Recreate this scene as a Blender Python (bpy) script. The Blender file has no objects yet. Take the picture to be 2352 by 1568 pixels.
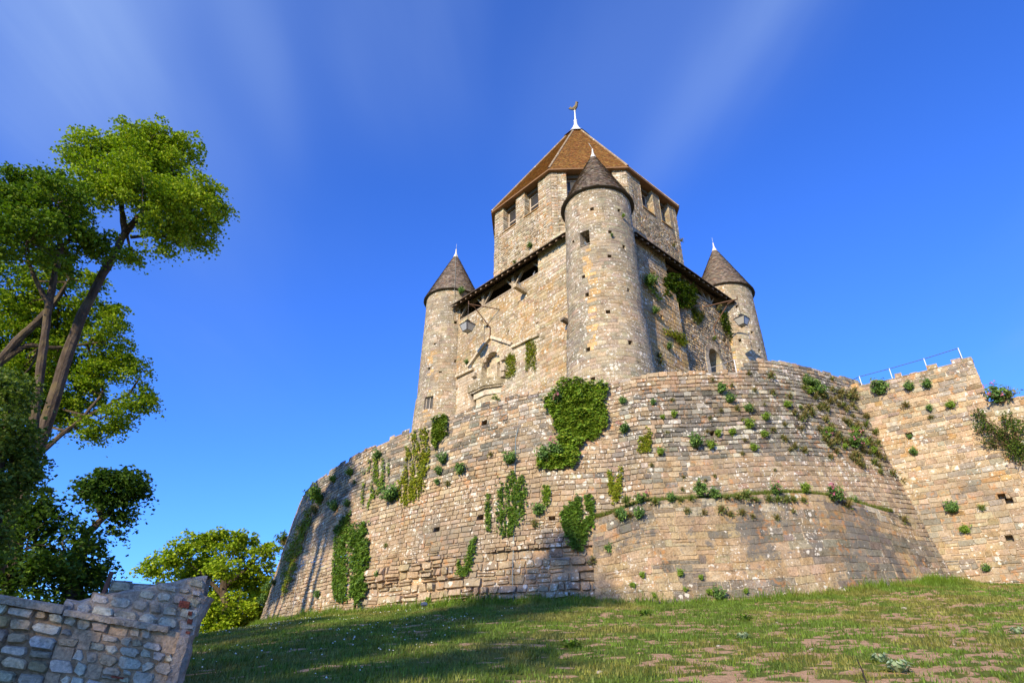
import bpy, math, random
import numpy as np
from math import radians, sin, cos, tan, pi, hypot, atan2

# ------------------------------------------------------------------ camera, sky, sun
scn = bpy.context.scene
col = scn.collection
PITCH, ROLL, FPX = 0.5039, 0.0062, 1394.5      # FPX: focal length in units of a 2352-wide picture
cam_d = bpy.data.cameras.new("camera"); cam = bpy.data.objects.new("camera", cam_d); col.objects.link(cam)
cam_d.sensor_width = 36.0; cam_d.lens = 21.346; cam_d.clip_start = 0.1; cam_d.clip_end = 3000
from mathutils import Matrix, Vector
cam.matrix_world = Matrix.Rotation(pi/2 + PITCH, 4, 'X') @ Matrix.Rotation(ROLL, 4, 'Z')
scn.camera = cam

SUN_EL = radians(21.0)
SUN_H = np.array([-0.482, -0.876])             # horizontal direction towards the sun
SUN_DIR = np.array([SUN_H[0]*cos(SUN_EL), SUN_H[1]*cos(SUN_EL), sin(SUN_EL)])
sun_d = bpy.data.lights.new("sun", 'SUN'); sun = bpy.data.objects.new("sun", sun_d); col.objects.link(sun)
sun_d.energy = 4.9; sun_d.angle = radians(1.0); sun_d.color = (1.0, 0.86, 0.60)
sun.rotation_euler = Vector(-SUN_DIR).to_track_quat('-Z', 'Y').to_euler()
sun.location = (-30, -50, 40)

scn.view_settings.view_transform = 'Standard'; scn.view_settings.look = 'None'
scn.view_settings.exposure = 0.55; scn.view_settings.gamma = 1.0

world = bpy.data.worlds.new("World"); scn.world = world; world.use_nodes = True
wt = world.node_tree; wt.nodes.clear()
def wn(t, **k):
    n = wt.nodes.new(t)
    for a, b in k.items(): setattr(n, a, b)
    return n
def wl(a, b): wt.links.new(a, b)
sky = wn('ShaderNodeTexSky', sky_type='NISHITA', sun_disc=False, sun_elevation=SUN_EL,
         sun_rotation=atan2(SUN_H[0], SUN_H[1]) % (2*pi), altitude=200, air_density=1.0, dust_density=0.25, ozone_density=3.0)
tint = wn('ShaderNodeMix', data_type='RGBA', blend_type='MULTIPLY'); tint.inputs[0].default_value = 1.0
wl(sky.outputs[0], tint.inputs[6]); tint.inputs[7].default_value = (0.54, 1.09, 2.38, 1)
# cirrus: streaks on a flat cloud layer far overhead (direction projected on a horizontal sheet)
geo = wn('ShaderNodeTexCoord'); sep = wn('ShaderNodeSeparateXYZ'); wl(geo.outputs['Generated'], sep.inputs[0])
def wmath(op, a, b=None, c=None):
    n = wn('ShaderNodeMath', operation=op)
    for i, v in enumerate((a, b, c)):
        if v is None: continue
        if hasattr(v, 'is_linked'): wl(v, n.inputs[i])
        else: n.inputs[i].default_value = v
    return n.outputs[0]
zc = wmath('MAXIMUM', sep.outputs[2], 0.08)
u_ = wmath('DIVIDE', sep.outputs[0], zc); v_ = wmath('DIVIDE', sep.outputs[1], zc)
comb = wn('ShaderNodeCombineXYZ'); wl(wmath('MULTIPLY', u_, 1.5), comb.inputs[0]); wl(wmath('MULTIPLY', v_, 0.40), comb.inputs[1])
def wnoise(scale, detail, rough, off):
    a = wn('ShaderNodeVectorMath', operation='ADD'); wl(comb.outputs[0], a.inputs[0]); a.inputs[1].default_value = off
    n = wn('ShaderNodeTexNoise'); wl(a.outputs[0], n.inputs['Vector'])
    n.inputs['Scale'].default_value = scale; n.inputs['Detail'].default_value = detail; n.inputs['Roughness'].default_value = rough
    n.inputs['Distortion'].default_value = 0.25
    return n.outputs[0]
def wramp(x, lo, hi):
    n = wn('ShaderNodeMapRange', interpolation_type='SMOOTHSTEP'); wl(x, n.inputs[0])
    n.inputs[1].default_value = lo; n.inputs[2].default_value = hi; return n.outputs[0]
c1 = wramp(wnoise(0.85, 2, 0.4, (3.1, 1.7, 0)), 0.40, 0.85)
c2 = wramp(wnoise(1.7, 5, 0.5, (5.2, 9.2, 3)), 0.47, 0.80)
warp = wmath('SUBTRACT', wnoise(1.6, 4, 0.5, (2.2, 6.1, 5)), 0.5)
def band(c, slope, w, v0, v1, amt):
    """one long cirrus bank of the cloud sheet"""
    d = wmath('SUBTRACT', u_, wmath('ADD', wmath('MULTIPLY', wmath('SUBTRACT', v_, 0.8), slope), c))
    d = wmath('ADD', wmath('DIVIDE', d, w), wmath('MULTIPLY', warp, 2.2))
    g = wmath('POWER', 2.718, wmath('MULTIPLY', wmath('MULTIPLY', d, d), -1.0))
    f = wramp(v_, v1, v0 if v0 < v1 else v0)
    return wmath('MULTIPLY', wmath('MULTIPLY', g, f), amt)
parts = [band(.385, -.30, .085, .75, 1.45, .34), band(.20, -.35, .20, .70, 1.25, .22), band(-.48, -.10, .07, .65, 1.20, .22), band(-.25, -.10, .16, .65, 1.1, .15),
         band(-.92, -.55, .20, .70, 1.45, .52), band(-.72, -.2, .16, .8, 1.7, .16), band(1.45, .5, .28, 1.2, 4.0, .13), band(-.75, -.3, .30, 1.2, 3.2, .10)]
cl = parts[0]
for q in parts[1:]: cl = wmath('ADD', cl, q)
tex = wmath('ADD', wmath('MULTIPLY', c2, 0.75), wmath('ADD', wmath('MULTIPLY', c1, 0.5), 0.55))
cl = wmath('MULTIPLY', wmath('MULTIPLY', cl, tex), 1.25)
mixc = wn('ShaderNodeMix', data_type='RGBA'); wl(cl, mixc.inputs[0]); wl(tint.outputs[2], mixc.inputs[6])
mixc.inputs[7].default_value = (2.5, 3.7, 6.6, 1)
bg = wn('ShaderNodeBackground'); wl(mixc.outputs[2], bg.inputs[0]); bg.inputs[1].default_value = 0.10
wo = wn('ShaderNodeOutputWorld'); wl(bg.outputs[0], wo.inputs[0])

# ------------------------------------------------------------------ survey helpers
rng = np.random.default_rng(7); random.seed(7)
_cp, _sp, _cr, _sr = cos(PITCH), sin(PITCH), cos(ROLL), sin(ROLL)
def ray(x, y):
    px, py = x - 1176.0, y - 784.0
    X, Y = (px*_cr + py*_sr)/FPX, (-px*_sr + py*_cr)/FPX
    return np.array([X, _cp + Y*_sp, _sp - Y*_cp])
def at(x, y, dist):
    """point on a sight line at a horizontal distance from the eye"""
    d = ray(x, y); return d*(dist/hypot(d[0], d[1]))
TC = np.array([6.7194, 46.036])                # centre of the keep
_y = -0.0492; _r2 = math.sqrt(.5)
EU = np.array([_r2*cos(_y) + _r2*sin(_y), _r2*sin(_y) - _r2*cos(_y)])       # towards the right-hand face
EV = np.array([-_r2*cos(_y) + _r2*sin(_y), -_r2*sin(_y) - _r2*cos(_y)])     # towards the left-hand face
def T(u, v, z):
    u, v, z = np.broadcast_arrays(np.asarray(u, float), np.asarray(v, float), np.asarray(z, float))
    return np.stack([TC[0] + EU[0]*u + EV[0]*v, TC[1] + EU[1]*u + EV[1]*v, z], -1)
def hit_v(x, y, v):
    d = ray(x, y); t = (v + TC@EV)/(d[:2]@EV); return d*t
def hit_u(x, y, u):
    d = ray(x, y); t = (u + TC@EU)/(d[:2]@EU); return d*t

def _hash(ix, iy, iz, seed):
    h = (ix*374761393 + iy*668265263 + iz*1440662683 + seed*974634777) & 0xffffffff
    h = ((h ^ (h >> 13))*1274126177) & 0xffffffff
    h = h ^ (h >> 16)
    return (h & 0xffffff)/float(0xffffff)
def vnoise(p, seed=0):
    p = np.asarray(p, float)
    if p.shape[-1] == 2: p = np.concatenate([p, np.zeros(p.shape[:-1] + (1,))], -1)
    i = np.floor(p).astype(np.int64); f = p - i; f = f*f*(3 - 2*f)
    r = 0
    for dx in (0, 1):
        for dy in (0, 1):
            for dz in (0, 1):
                w = (f[..., 0] if dx else 1 - f[..., 0])*(f[..., 1] if dy else 1 - f[..., 1])*(f[..., 2] if dz else 1 - f[..., 2])
                r = r + w*_hash(i[..., 0] + dx, i[..., 1] + dy, i[..., 2] + dz, seed)
    return r
def fbm(p, seed=0, o=4):
    p = np.asarray(p, float); a, s, t = .5, 0, 0
    for k in range(o):
        s = s + a*vnoise(p*2**k, seed + 17*k); t += a; a *= .5
    return s/t
def sstep(x, a, b):
    t = np.clip((x - a)/(b - a), 0, 1); return t*t*(3 - 2*t)
def mix(a, b, t):
    t = np.asarray(t)[..., None]; return np.asarray(a)*(1 - t) + np.asarray(b)*t

# ------------------------------------------------------------------ object helpers
WORLD = {}                                     # world origin of each object, for building parts in world coordinates
def make_mesh(name, V, F, C=None, smooth=False):
    me = bpy.data.meshes.new(name)
    V = np.asarray(V, np.float32).reshape(-1, 3)
    me.vertices.add(len(V)); me.vertices.foreach_set('co', V.ravel())
    loops, starts, n = [], [], 0
    for fa in F:
        fa = np.asarray(fa, np.int32)
        if fa.size == 0: continue
        m, k = fa.shape
        loops.append(fa.ravel()); starts.append(n + np.arange(m, dtype=np.int32)*k); n += m*k
    L = np.concatenate(loops); S = np.concatenate(starts)
    me.loops.add(len(L)); me.loops.foreach_set('vertex_index', L)
    me.polygons.add(len(S)); me.polygons.foreach_set('loop_start', S)
    me.polygons.foreach_set('use_smooth', np.full(len(S), bool(smooth)))
    if C is not None:
        C = np.asarray(C, np.float32)
        if C.ndim == 1: C = np.tile(C, (len(V), 1))
        a = me.color_attributes.new('Col', 'FLOAT_COLOR', 'POINT')
        a.data.foreach_set('color', np.concatenate([C, np.ones((len(C), 1), np.float32)], 1).ravel())
    me.update(calc_edges=True); me.validate(verbose=False)
    return me
class MB:
    """collects world-space pieces of one mesh"""
    def __init__(s): s.V, s.Q, s.T, s.P, s.C, s.n = [], [], [], [], [], 0
    def add(s, V, Q=None, Tr=None, C=(.4, .33, .24), P=None):
        V = np.asarray(V, float).reshape(-1, 3)
        if Q is not None and len(Q): s.Q.append(np.asarray(Q, int).reshape(-1, 4) + s.n)
        if Tr is not None and len(Tr): s.T.append(np.asarray(Tr, int).reshape(-1, 3) + s.n)
        if P is not None:
            for p in P: s.P.append(np.asarray(p, int)[None] + s.n)
        C = np.asarray(C, float)
        s.C.append(np.tile(C, (len(V), 1)) if C.ndim == 1 else C)
        s.V.append(V); s.n += len(V)
    def box(s, o, ax, ay, az, C=(.4, .33, .24)):
        """box from corner o along three vectors"""
        o, ax, ay, az = (np.asarray(k, float) for k in (o, ax, ay, az))
        V = [o, o+ax, o+ax+ay, o+ay, o+az, o+ax+az, o+ax+ay+az, o+ay+az]
        s.add(V, [(0, 3, 2, 1), (4, 5, 6, 7), (0, 1, 5, 4), (1, 2, 6, 5), (2, 3, 7, 6), (3, 0, 4, 7)], C=C)
    def bar(s, p, q, w, h, up=(0, 0, 1), C=(.4, .33, .24)):
        """square bar centred on the line p-q"""
        p, q = np.asarray(p, float), np.asarray(q, float); d = q - p; d = d/np.linalg.norm(d)
        a = np.cross(d, up); a = a/(np.linalg.norm(a) + 1e-9); b = np.cross(a, d)
        s.box(p - a*w/2 - b*h/2, q - p, a*w, b*h, C=C)
    def tube(s, pts, rad, n=8, C=(.2, .2, .2), cap=True):
        pts = np.asarray(pts, float); rad = np.broadcast_to(np.asarray(rad, float), (len(pts),))
        V = []; ref = np.array([.31, .57, .76])
        for i, p in enumerate(pts):
            d = pts[min(i+1, len(pts)-1)] - pts[max(i-1, 0)]; d = d/(np.linalg.norm(d) + 1e-9)
            a = np.cross(d, ref); a /= np.linalg.norm(a) + 1e-9; b = np.cross(d, a)
            t = np.arange(n)*2*pi/n
            V.append(p + rad[i]*(np.cos(t)[:, None]*a + np.sin(t)[:, None]*b))
        V = np.concatenate(V); k = np.arange(len(pts) - 1)[:, None]*n; j = np.arange(n)[None]
        Q = np.stack([k + j, k + (j+1) % n, k + n + (j+1) % n, k + n + j], -1).reshape(-1, 4)
        s.add(V, Q, C=C, P=[list(range(n))[::-1], [len(V) - n + i for i in range(n)]] if cap else None)
    def lathe(s, c, prof, n=16, C=(.4, .4, .4), axis=(0, 0, 1)):
        """surface of revolution round a vertical axis: prof = [(r, z)]"""
        c = np.asarray(c, float); t = np.arange(n)*2*pi/n
        V = np.concatenate([np.stack([c[0] + r*np.cos(t), c[1] + r*np.sin(t), np.full(n, c[2] + z)], 1) for r, z in prof])
        k = np.arange(len(prof) - 1)[:, None]*n; j = np.arange(n)[None]
        s.add(V, np.stack([k + j, k + (j+1) % n, k + n + (j+1) % n, k + n + j], -1).reshape(-1, 4), C=C)
    def prism(s, poly, off, C=(.4, .33, .24)):
        """polygon (3-D points) extruded by the vector off"""
        poly = np.asarray(poly, float); n = len(poly)
        s.add(np.concatenate([poly, poly + np.asarray(off, float)]), [(i, (i+1) % n, n + (i+1) % n, n + i) for i in range(n)],
              C=C, P=[list(range(n))[::-1], list(range(n, 2*n))])
    def build(s, name, mat, parent=None, origin=None, smooth=False):
        V = np.concatenate(s.V)
        if parent is not None: o = WORLD[parent.name]
        elif origin is not None: o = np.asarray(origin, float)
        else:
            o = V.mean(0); o[2] = V[:, 2].min()
        F = []
        if s.Q: F.append(np.concatenate(s.Q))
        if s.T: F.append(np.concatenate(s.T))
        F += s.P
        me = make_mesh(name, V - o, F, np.concatenate(s.C), smooth)
        ob = bpy.data.objects.new(name, me); col.objects.link(ob); me.materials.append(mat)
        if parent is not None: ob.parent = parent
        else: ob.location = o
        WORLD[ob.name] = o
        return ob
def tag(o, label=None, cat=None, group=None, kind=None):
    if label: o['label'] = label
    if cat: o['category'] = cat
    if group: o['group'] = group
    if kind: o['kind'] = kind
    return o
def thing(name, loc, label, cat, group=None):
    o = bpy.data.objects.new(name, None); col.objects.link(o); o.location = loc; o.empty_display_size = .3
    WORLD[o.name] = np.asarray(loc, float); return tag(o, label, cat, group)

# ------------------------------------------------------------------ materials
class NT:
    def __init__(s, name):
        s.m = bpy.data.materials.new(name); s.m.use_nodes = True; s.t = s.m.node_tree; s.t.nodes.clear()
        s.out = s.t.nodes.new('ShaderNodeOutputMaterial')
    def n(s, typ, ins=None, **k):
        n = s.t.nodes.new(typ)
        for a, b in k.items(): setattr(n, a, b)
        for a, b in (ins or {}).items(): s.set(n.inputs[a], b)
        return n
    def set(s, i, v):
        if isinstance(v, bpy.types.NodeSocket): s.t.links.new(v, i)
        else: i.default_value = v
    def math(s, op, a, b=0.0, clamp=False):
        n = s.n('ShaderNodeMath', operation=op, use_clamp=clamp); s.set(n.inputs[0], a); s.set(n.inputs[1], b); return n.outputs[0]
    def noise(s, vec, scale, detail=4, rough=.55, dist=0.0):
        return s.n('ShaderNodeTexNoise', {'Vector': vec, 'Scale': scale, 'Detail': detail, 'Roughness': rough, 'Distortion': dist}).outputs[0]
    def ramp(s, x, lo, hi, a=0.0, b=1.0):
        return s.n('ShaderNodeMapRange', {0: x, 1: lo, 2: hi, 3: a, 4: b}, interpolation_type='SMOOTHSTEP').outputs[0]
    def mix(s, f, a, b, mode='MIX'):
        n = s.n('ShaderNodeMix', data_type='RGBA', blend_type=mode); s.set(n.inputs[0], f); s.set(n.inputs[6], a); s.set(n.inputs[7], b); return n.outputs[2]
    def pos(s): return s.n('ShaderNodeNewGeometry').outputs['Position']
    def col(s): return s.n('ShaderNodeAttribute', attribute_name='Col').outputs['Color']
    def bump(s, h, strength, dist=.02): return s.n('ShaderNodeBump', {'Height': h, 'Strength': strength, 'Distance': dist}).outputs[0]
    def bsdf(s, color, rough=.9, normal=None, spec=.25, **k):
        b = s.n('ShaderNodeBsdfPrincipled', {'Base Color': color, 'Roughness': rough, 'Specular IOR Level': spec})
        if normal is not None: s.set(b.inputs['Normal'], normal)
        for a, v in k.items(): s.set(b.inputs[a], v)
        s.t.links.new(b.outputs[0], s.out.inputs[0]); return s.m
def stone_mat(name, lichen=.5, ochre=.35, dark=.3, scale=1.0, bump=.7, orange=0.0, lsize=3.2, sharp=.075):
    m = NT(name); p = m.pos(); c = m.col()
    big = m.noise(p, .45*scale, 4, .6); mid = m.noise(p, 2.2*scale, 6, .62); fine = m.noise(p, 10*scale, 6, .68); grain = m.noise(p, 38, 3, .6); speck = m.noise(p, 19, 4, .7)
    v = m.math('ADD', m.math('MULTIPLY', m.math('SUBTRACT', mid, .5), 1.5), m.math('MULTIPLY', m.math('SUBTRACT', fine, .5), 1.5))
    v = m.math('ADD', v, m.math('MULTIPLY', m.math('SUBTRACT', speck, .5), 1.5))
    v = m.math('MAXIMUM', m.math('ADD', v, .98), .22)
    c = m.mix(1.0, c, m.n('ShaderNodeCombineColor', {0: v, 1: v, 2: v}).outputs[0], 'MULTIPLY')
    och = m.math('MULTIPLY', m.ramp(m.noise(p, .8*scale, 5, .65, .3), .50, .70), ochre, True)
    c = m.mix(och, c, m.mix(fine, (.30, .16, .045, 1), (.58, .35, .12, 1)))
    # dark weathering films, broken up at the scale of single stones
    dn = m.math('ADD', m.math('MULTIPLY', big, .45), m.math('ADD', m.math('MULTIPLY', mid, .35), m.math('MULTIPLY', fine, .2)))
    dk = m.math('MULTIPLY', m.ramp(dn, .545 - sharp, .545 + sharp), dark, True)
    c = m.mix(dk, c, m.mix(fine, (.065, .06, .053, 1), (.215, .20, .175, 1)))
    if orange:
        o = m.math('MULTIPLY', m.math('MULTIPLY', m.ramp(m.noise(p, 4.0, 4, .6), .54, .64), m.ramp(m.noise(p, .5, 3, .5), .48, .60)), orange, True)
        c = m.mix(o, c, (.52, .21, .045, 1))
    sv = m.n('ShaderNodeVectorMath', {0: p, 1: (1.5, 1.5, .16)}, operation='MULTIPLY').outputs[0]
    stn = m.math('MULTIPLY', m.ramp(m.noise(sv, 1.0, 5, .6), .50, .72), .42*min(1, dark*1.6))
    c = m.mix(stn, c, m.mix(1.0, c, (.42, .40, .38, 1), 'MULTIPLY'))
    # pale lichen: discs and splashes, in drifts
    wv = m.n('ShaderNodeVectorMath', {0: p, 1: m.n('ShaderNodeVectorMath', {0: m.n('ShaderNodeTexNoise', {'Vector': p, 'Scale': 6.0}).outputs[1], 'Scale': .22}, operation='SCALE').outputs[0]}, operation='ADD').outputs[0]
    drift = m.noise(p, .55, 4, .6)
    lay = None
    for k, (sc, thr) in enumerate(((lsize, .34), (lsize*2.3, .36))):
        vo = m.n('ShaderNodeTexVoronoi', {'Vector': wv, 'Scale': sc}, feature='F1')
        sep = m.n('ShaderNodeSeparateColor', {0: vo.outputs['Color']})
        keep = m.ramp(m.math('ADD', m.math('MULTIPLY', sep.outputs[0], .75), m.math('MULTIPLY', drift, 1.6)), 1.62 - .62*lichen, 1.72 - .62*lichen)
        size = m.math('MULTIPLY', m.math('ADD', sep.outputs[1], .35), thr)
        li = m.math('MULTIPLY', m.ramp(m.math('SUBTRACT', m.math('ADD', vo.outputs['Distance'], m.math('MULTIPLY', m.math('SUBTRACT', fine, .5), .5)), size), -.06, .05, 1, 0), keep)
        lay = li if lay is None else m.math('MAXIMUM', lay, li)
    c = m.mix(m.math('MULTIPLY', lay, .82 if lichen > 0 else 0.0), c, (.66, .61, .52, 1))
    h = m.math('ADD', m.math('MULTIPLY', fine, .7), m.math('MULTIPLY', speck, .55))
    h = m.math('ADD', h, m.math('MULTIPLY', mid, .8))
    return m.bsdf(c, .93, m.bump(h, bump, .06), .15)
def plain_mat(name, rough=.8, var=.35, scale=6, bump=.2, spec=.3, metal=0.0, grain=None):
    m = NT(name); p = m.pos(); c = m.col()
    if grain: p2 = m.n('ShaderNodeVectorMath', {0: p, 1: grain}, operation='MULTIPLY').outputs[0]
    else: p2 = p
    n = m.noise(p2, scale, 5, .6); n2 = m.noise(p2, scale*5, 4, .6)
    v = m.math('ADD', m.math('MULTIPLY', m.math('ADD', m.math('MULTIPLY', n, .65), m.math('MULTIPLY', n2, .35)), 2*var), 1 - var)
    c = m.mix(1.0, c, m.n('ShaderNodeCombineColor', {0: v, 1: v, 2: v}).outputs[0], 'MULTIPLY')
    return m.bsdf(c, rough, m.bump(m.math('ADD', n, m.math('MULTIPLY', n2, .5)), bump, .02), spec, **{'Metallic': metal})
def leaf_mat(name, trans=.35):
    m = NT(name); c = m.col()
    d = m.n('ShaderNodeBsdfPrincipled', {'Base Color': c, 'Roughness': .5, 'Specular IOR Level': .25})
    c2 = m.mix(1.0, c, (1.15, 1.35, .45, 1), 'MULTIPLY')
    t = m.n('ShaderNodeBsdfTranslucent', {'Color': c2})
    x = m.n('ShaderNodeMixShader', {0: trans, 1: d.outputs[0], 2: t.outputs[0]})
    m.t.links.new(x.outputs[0], m.out.inputs[0]); return m.m
def bark_mat(name):
    m = NT(name); p = m.pos(); c = m.col()
    q = m.n('ShaderNodeVectorMath', {0: p, 1: (7, 7, 2.2)}, operation='MULTIPLY').outputs[0]
    n = m.noise(q, 1.0, 6, .65); k = m.ramp(n, .35, .7); pl = m.ramp(m.noise(p, 1.6, 4, .6), .5, .65)
    c = m.mix(k, m.mix(1.0, c, (.45, .42, .40, 1), 'MULTIPLY'), c)
    c = m.mix(m.math('MULTIPLY', pl, .5), c, (.16, .12, .05, 1))
    return m.bsdf(c, .9, m.bump(n, .9, .06), .15)
def glass_mat(name, color, rough=.12):
    m = NT(name); return m.bsdf(color, rough, None, .6)

M_KEEP = stone_mat('keep_stone', lichen=.52, ochre=.62, dark=.42, orange=.5, lsize=4.2)
M_TURRET = stone_mat('turret_stone', lichen=.48, ochre=.36, dark=.55, lsize=4.4)
M_OCT = stone_mat('octagon_stone', lichen=.62, ochre=.45, dark=.42, orange=.6, lsize=4.4)
M_RAMP = stone_mat('rampart_stone', lichen=.42, ochre=.26, dark=.72, orange=.4, lsize=4.5)
M_BAST = stone_mat('bastion_stone', lichen=.36, ochre=.45, dark=.40, orange=.4, lsize=4.5)
M_FOOT = stone_mat('footing_stone', lichen=.24, ochre=.34, dark=.9, orange=.45, lsize=5.5, scale=1.3, sharp=.035, bump=1.0)
M_LOW = stone_mat('rubble_stone', lichen=.0, ochre=.25, dark=.15, scale=2.5, lsize=6)
M_SMOOTH = stone_mat('dressed_stone', lichen=.35, ochre=.22, dark=.10, lsize=3.0, bump=.35)
M_CONC = stone_mat('weathered_mortar', lichen=.0, ochre=.15, dark=.5, scale=1.8, bump=.9)
M_TILE = plain_mat('clay_tile', .85, .55, 5, .4)
M_SLATE = plain_mat('grey_tile', .8, .5, 6, .4)
M_LEAD = plain_mat('lead', .55, .18, 3, .1, .4)
M_WOOD = plain_mat('old_timber', .85, .45, 3, .3, .2)
M_IRON = plain_mat('rusty_iron', .8, .5, 9, .3, .3)
M_METAL = plain_mat('painted_metal', .5, .12, 6, .05, .4)
M_GLASS = glass_mat('dark_pane', (.03, .028, .026, 1), .45)
M_FROST = glass_mat('frosted_lamp_glass', (.30, .29, .27, 1), .35)
M_LEAF = leaf_mat('leaf', .28)
M_IVY = leaf_mat('ivy_leaf', .2)
M_BARK = bark_mat('bark')
M_FEATHER = plain_mat('feather', .7, .2, 20, .1)

# ------------------------------------------------------------------ masonry
def layout(s0, s1, t0, t1, ch=(.2, .28), sw=(.25, .55), openings=(), force=(), g=None):
    """irregular courses: cells (a, b, c, d) in the wall's own s, t metres"""
    g = g or rng; cuts = sorted({t0, t1, *[f for f in force if t0 < f < t1]})
    for o in openings:
        for z in o[2:4]:
            if t0 < z < t1: cuts = sorted({*cuts, z})
    cells = []
    for lo, hi in zip(cuts[:-1], cuts[1:]):
        n = max(1, int(round((hi - lo)/(sum(ch)/2)))); hs = g.uniform(ch[0], ch[1], n); hs *= (hi - lo)/hs.sum()
        t = lo
        for h in hs:
            spans = [(s0, s1)]
            for (a, b, c, d) in openings:
                if c - 1e-6 < t + h/2 < d + 1e-6:
                    nx = []
                    for p, q in spans:
                        if b <= p or a >= q: nx.append((p, q))
                        else:
                            if a > p: nx.append((p, a))
                            if b < q: nx.append((b, q))
                    spans = nx
            for p, q in spans:
                s = p - g.uniform(0, sw[0])*(p == s0)*0
                while s < q - 1e-6:
                    w = g.uniform(*sw)*(0.8 + .4*h/(sum(ch)/2))
                    if q - s - w < sw[0]*.6: w = q - s
                    cells.append((s, s + w, t, t + h)); s += w
            t += h
    return np.array(cells)
def rubble_split(cells, p, g=None):
    g = g or rng; out = []
    for a, b, c, d in cells:
        if g.random() < p:
            if d - c < .15 and b - a < .26: out.append((a, b, c, d)); continue
            if (g.random() < .5 and d - c >= .17) or b - a < .26:
                m = c + (d-c)*g.uniform(.4, .6); out += [(a, b, c, m), (a, b, m, d)]
            else:
                m = a + (b-a)*g.uniform(.3, .7); out += [(a, m, c, d), (m, b, c, d)]
        else: out.append((a, b, c, d))
    return np.array(out)
def masonry(mb, S, cells, colf, mortar, gap=.012, jit=.012, h=(.012, .035), bev=.03, chamf=.18, back=-.015, holes=(), hdepth=.4, simple=False, hf=None):
    """adds stones laid on the surface S(s, t, n) to mb; every stone is its own block with its own colour"""
    g = rng; cells = np.asarray(cells, float)
    if len(holes):
        cc = np.stack([(cells[:, 0] + cells[:, 1])/2, (cells[:, 2] + cells[:, 3])/2], 1); idx = set()
        for hs, ht in holes: idx.add(int(np.argmin((cc[:, 0]-hs)**2 + (cc[:, 1]-ht)**2)))
        idx = sorted(idx); hc = cells[idx].copy(); cells = np.delete(cells, idx, 0)
        w = np.minimum(hc[:, 1] - hc[:, 0], .26); full = hc.copy()
        for k in range(len(hc)):
            a, b, c, d = hc[k]; m = (a + b)/2; a2, b2 = m - w[k]/2, m + w[k]/2
            # cheeks either side stay masonry
            extra = [(a, a2, c, d), (b2, b, c, d)]
            cells = np.concatenate([cells, np.array([e for e in extra if e[1]-e[0] > .02]).reshape(-1, 4)])
            sv = np.array([a2, b2, b2, a2]*2); tv = np.array([c, c, d, d]*2); nv = np.array([0.0]*4 + [-hdepth]*4)
            mb.add(S(sv, tv, nv), [(0, 1, 5, 4), (1, 2, 6, 5), (2, 3, 7, 6), (3, 0, 4, 7), (4, 5, 6, 7)], C=np.array(mortar)*.8)
    a, b, c, d = cells.T; N = len(cells); w, hh = b - a, d - c
    ctr_s, ctr_t = (a + b)/2, (c + d)/2
    # bed of mortar
    if callable(back): back = back(ctr_s, ctr_t)
    back = np.broadcast_to(np.asarray(back, float), (N,))
    sv = np.stack([a, b, b, a], 1); tv = np.stack([c, c, d, d], 1)
    Vb = S(sv.ravel(), tv.ravel(), np.repeat(back, 4)); q = np.arange(4*N).reshape(N, 4)
    mcol = np.repeat(np.tile(np.array(mortar, float), (N, 1))*g.uniform(.85, 1.12, (N, 1)), 4, 0)
    mb.add(Vb, q, C=mcol)
    gp = np.minimum(gap*g.uniform(.5, 1.6, N), np.minimum(w, hh)*.25)
    bv = np.minimum(bev*g.uniform(.6, 1.4, N), np.minimum(w, hh)*.28)
    H = g.uniform(h[0], h[1], N)
    if hf is not None: H = H*hf(ctr_s, ctr_t)
    col_ = colf(ctr_s, ctr_t, g)
    if simple: kx, ky = np.array([-1, 1, 1, -1.]), np.array([-1, -1, 1, 1.]); K = 4
    else:
        K = 8; kx, ky = np.array([-1, 0, 0, 1, 1, 0, 0, -1.]), np.array([0, -1, -1, 0, 0, 1, 1, 0.])
    def ring(inset, jitter):
        x0, x1, y0, y1 = a + inset, b - inset, c + inset, d - inset
        if simple:
            xs = np.stack([x0, x1, x1, x0], 1); ys = np.stack([y0, y0, y1, y1], 1)
        else:
            m = np.minimum(x1 - x0, y1 - y0)[:, None]*chamf*g.uniform(.3, 1.6, (N, 8))
            xs = np.stack([x0, x0 + m[:, 1], x1 - m[:, 2], x1, x1, x1 - m[:, 5], x0 + m[:, 6], x0], 1)
            ys = np.stack([y0 + m[:, 0], y0, y0, y0 + m[:, 3], y1 - m[:, 4], y1, y1, y1 - m[:, 7]], 1)
        return xs + g.normal(0, jitter, xs.shape), ys + g.normal(0, jitter, ys.shape)
    st = g.bit_generator.state; x0, y0 = ring(gp, jit*.6); 
    g.bit_generator.state = st; x1, y1 = ring(gp + bv, jit*.6)
    tx, ty = g.normal(0, .25, (2, N)); 
    n0 = np.repeat((back - .005)[:, None], K, 1); n1 = H[:, None]*(1 + tx[:, None]*(x1 - ctr_s[:, None])/w[:, None]*2 + ty[:, None]*(y1 - ctr_t[:, None])/hh[:, None]*2) + g.normal(0, .12, (N, K))*H[:, None]
    if simple:
        V = np.stack([np.concatenate([x0, x1], 1), np.concatenate([y0, y1], 1), np.concatenate([n0, n1], 1)], -1); per = 8
        base = np.arange(N)[:, None, None]*per; i = np.arange(4)
        Q = (base + np.stack([i, (i+1) % 4, 4 + (i+1) % 4, 4 + i], -1)[None]).reshape(-1, 4)
        Q = np.concatenate([Q, (np.arange(N)[:, None]*per + np.arange(4, 8)[None])]); Tr = None
    else:
        cs = ctr_s + g.normal(0, .12, N)*w; ct = ctr_t + g.normal(0, .12, N)*hh; cn = H*g.uniform(.85, 1.25, N)
        V = np.stack([np.concatenate([x0, x1, cs[:, None]], 1), np.concatenate([y0, y1, ct[:, None]], 1), np.concatenate([n0, n1, cn[:, None]], 1)], -1); per = 17
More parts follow.
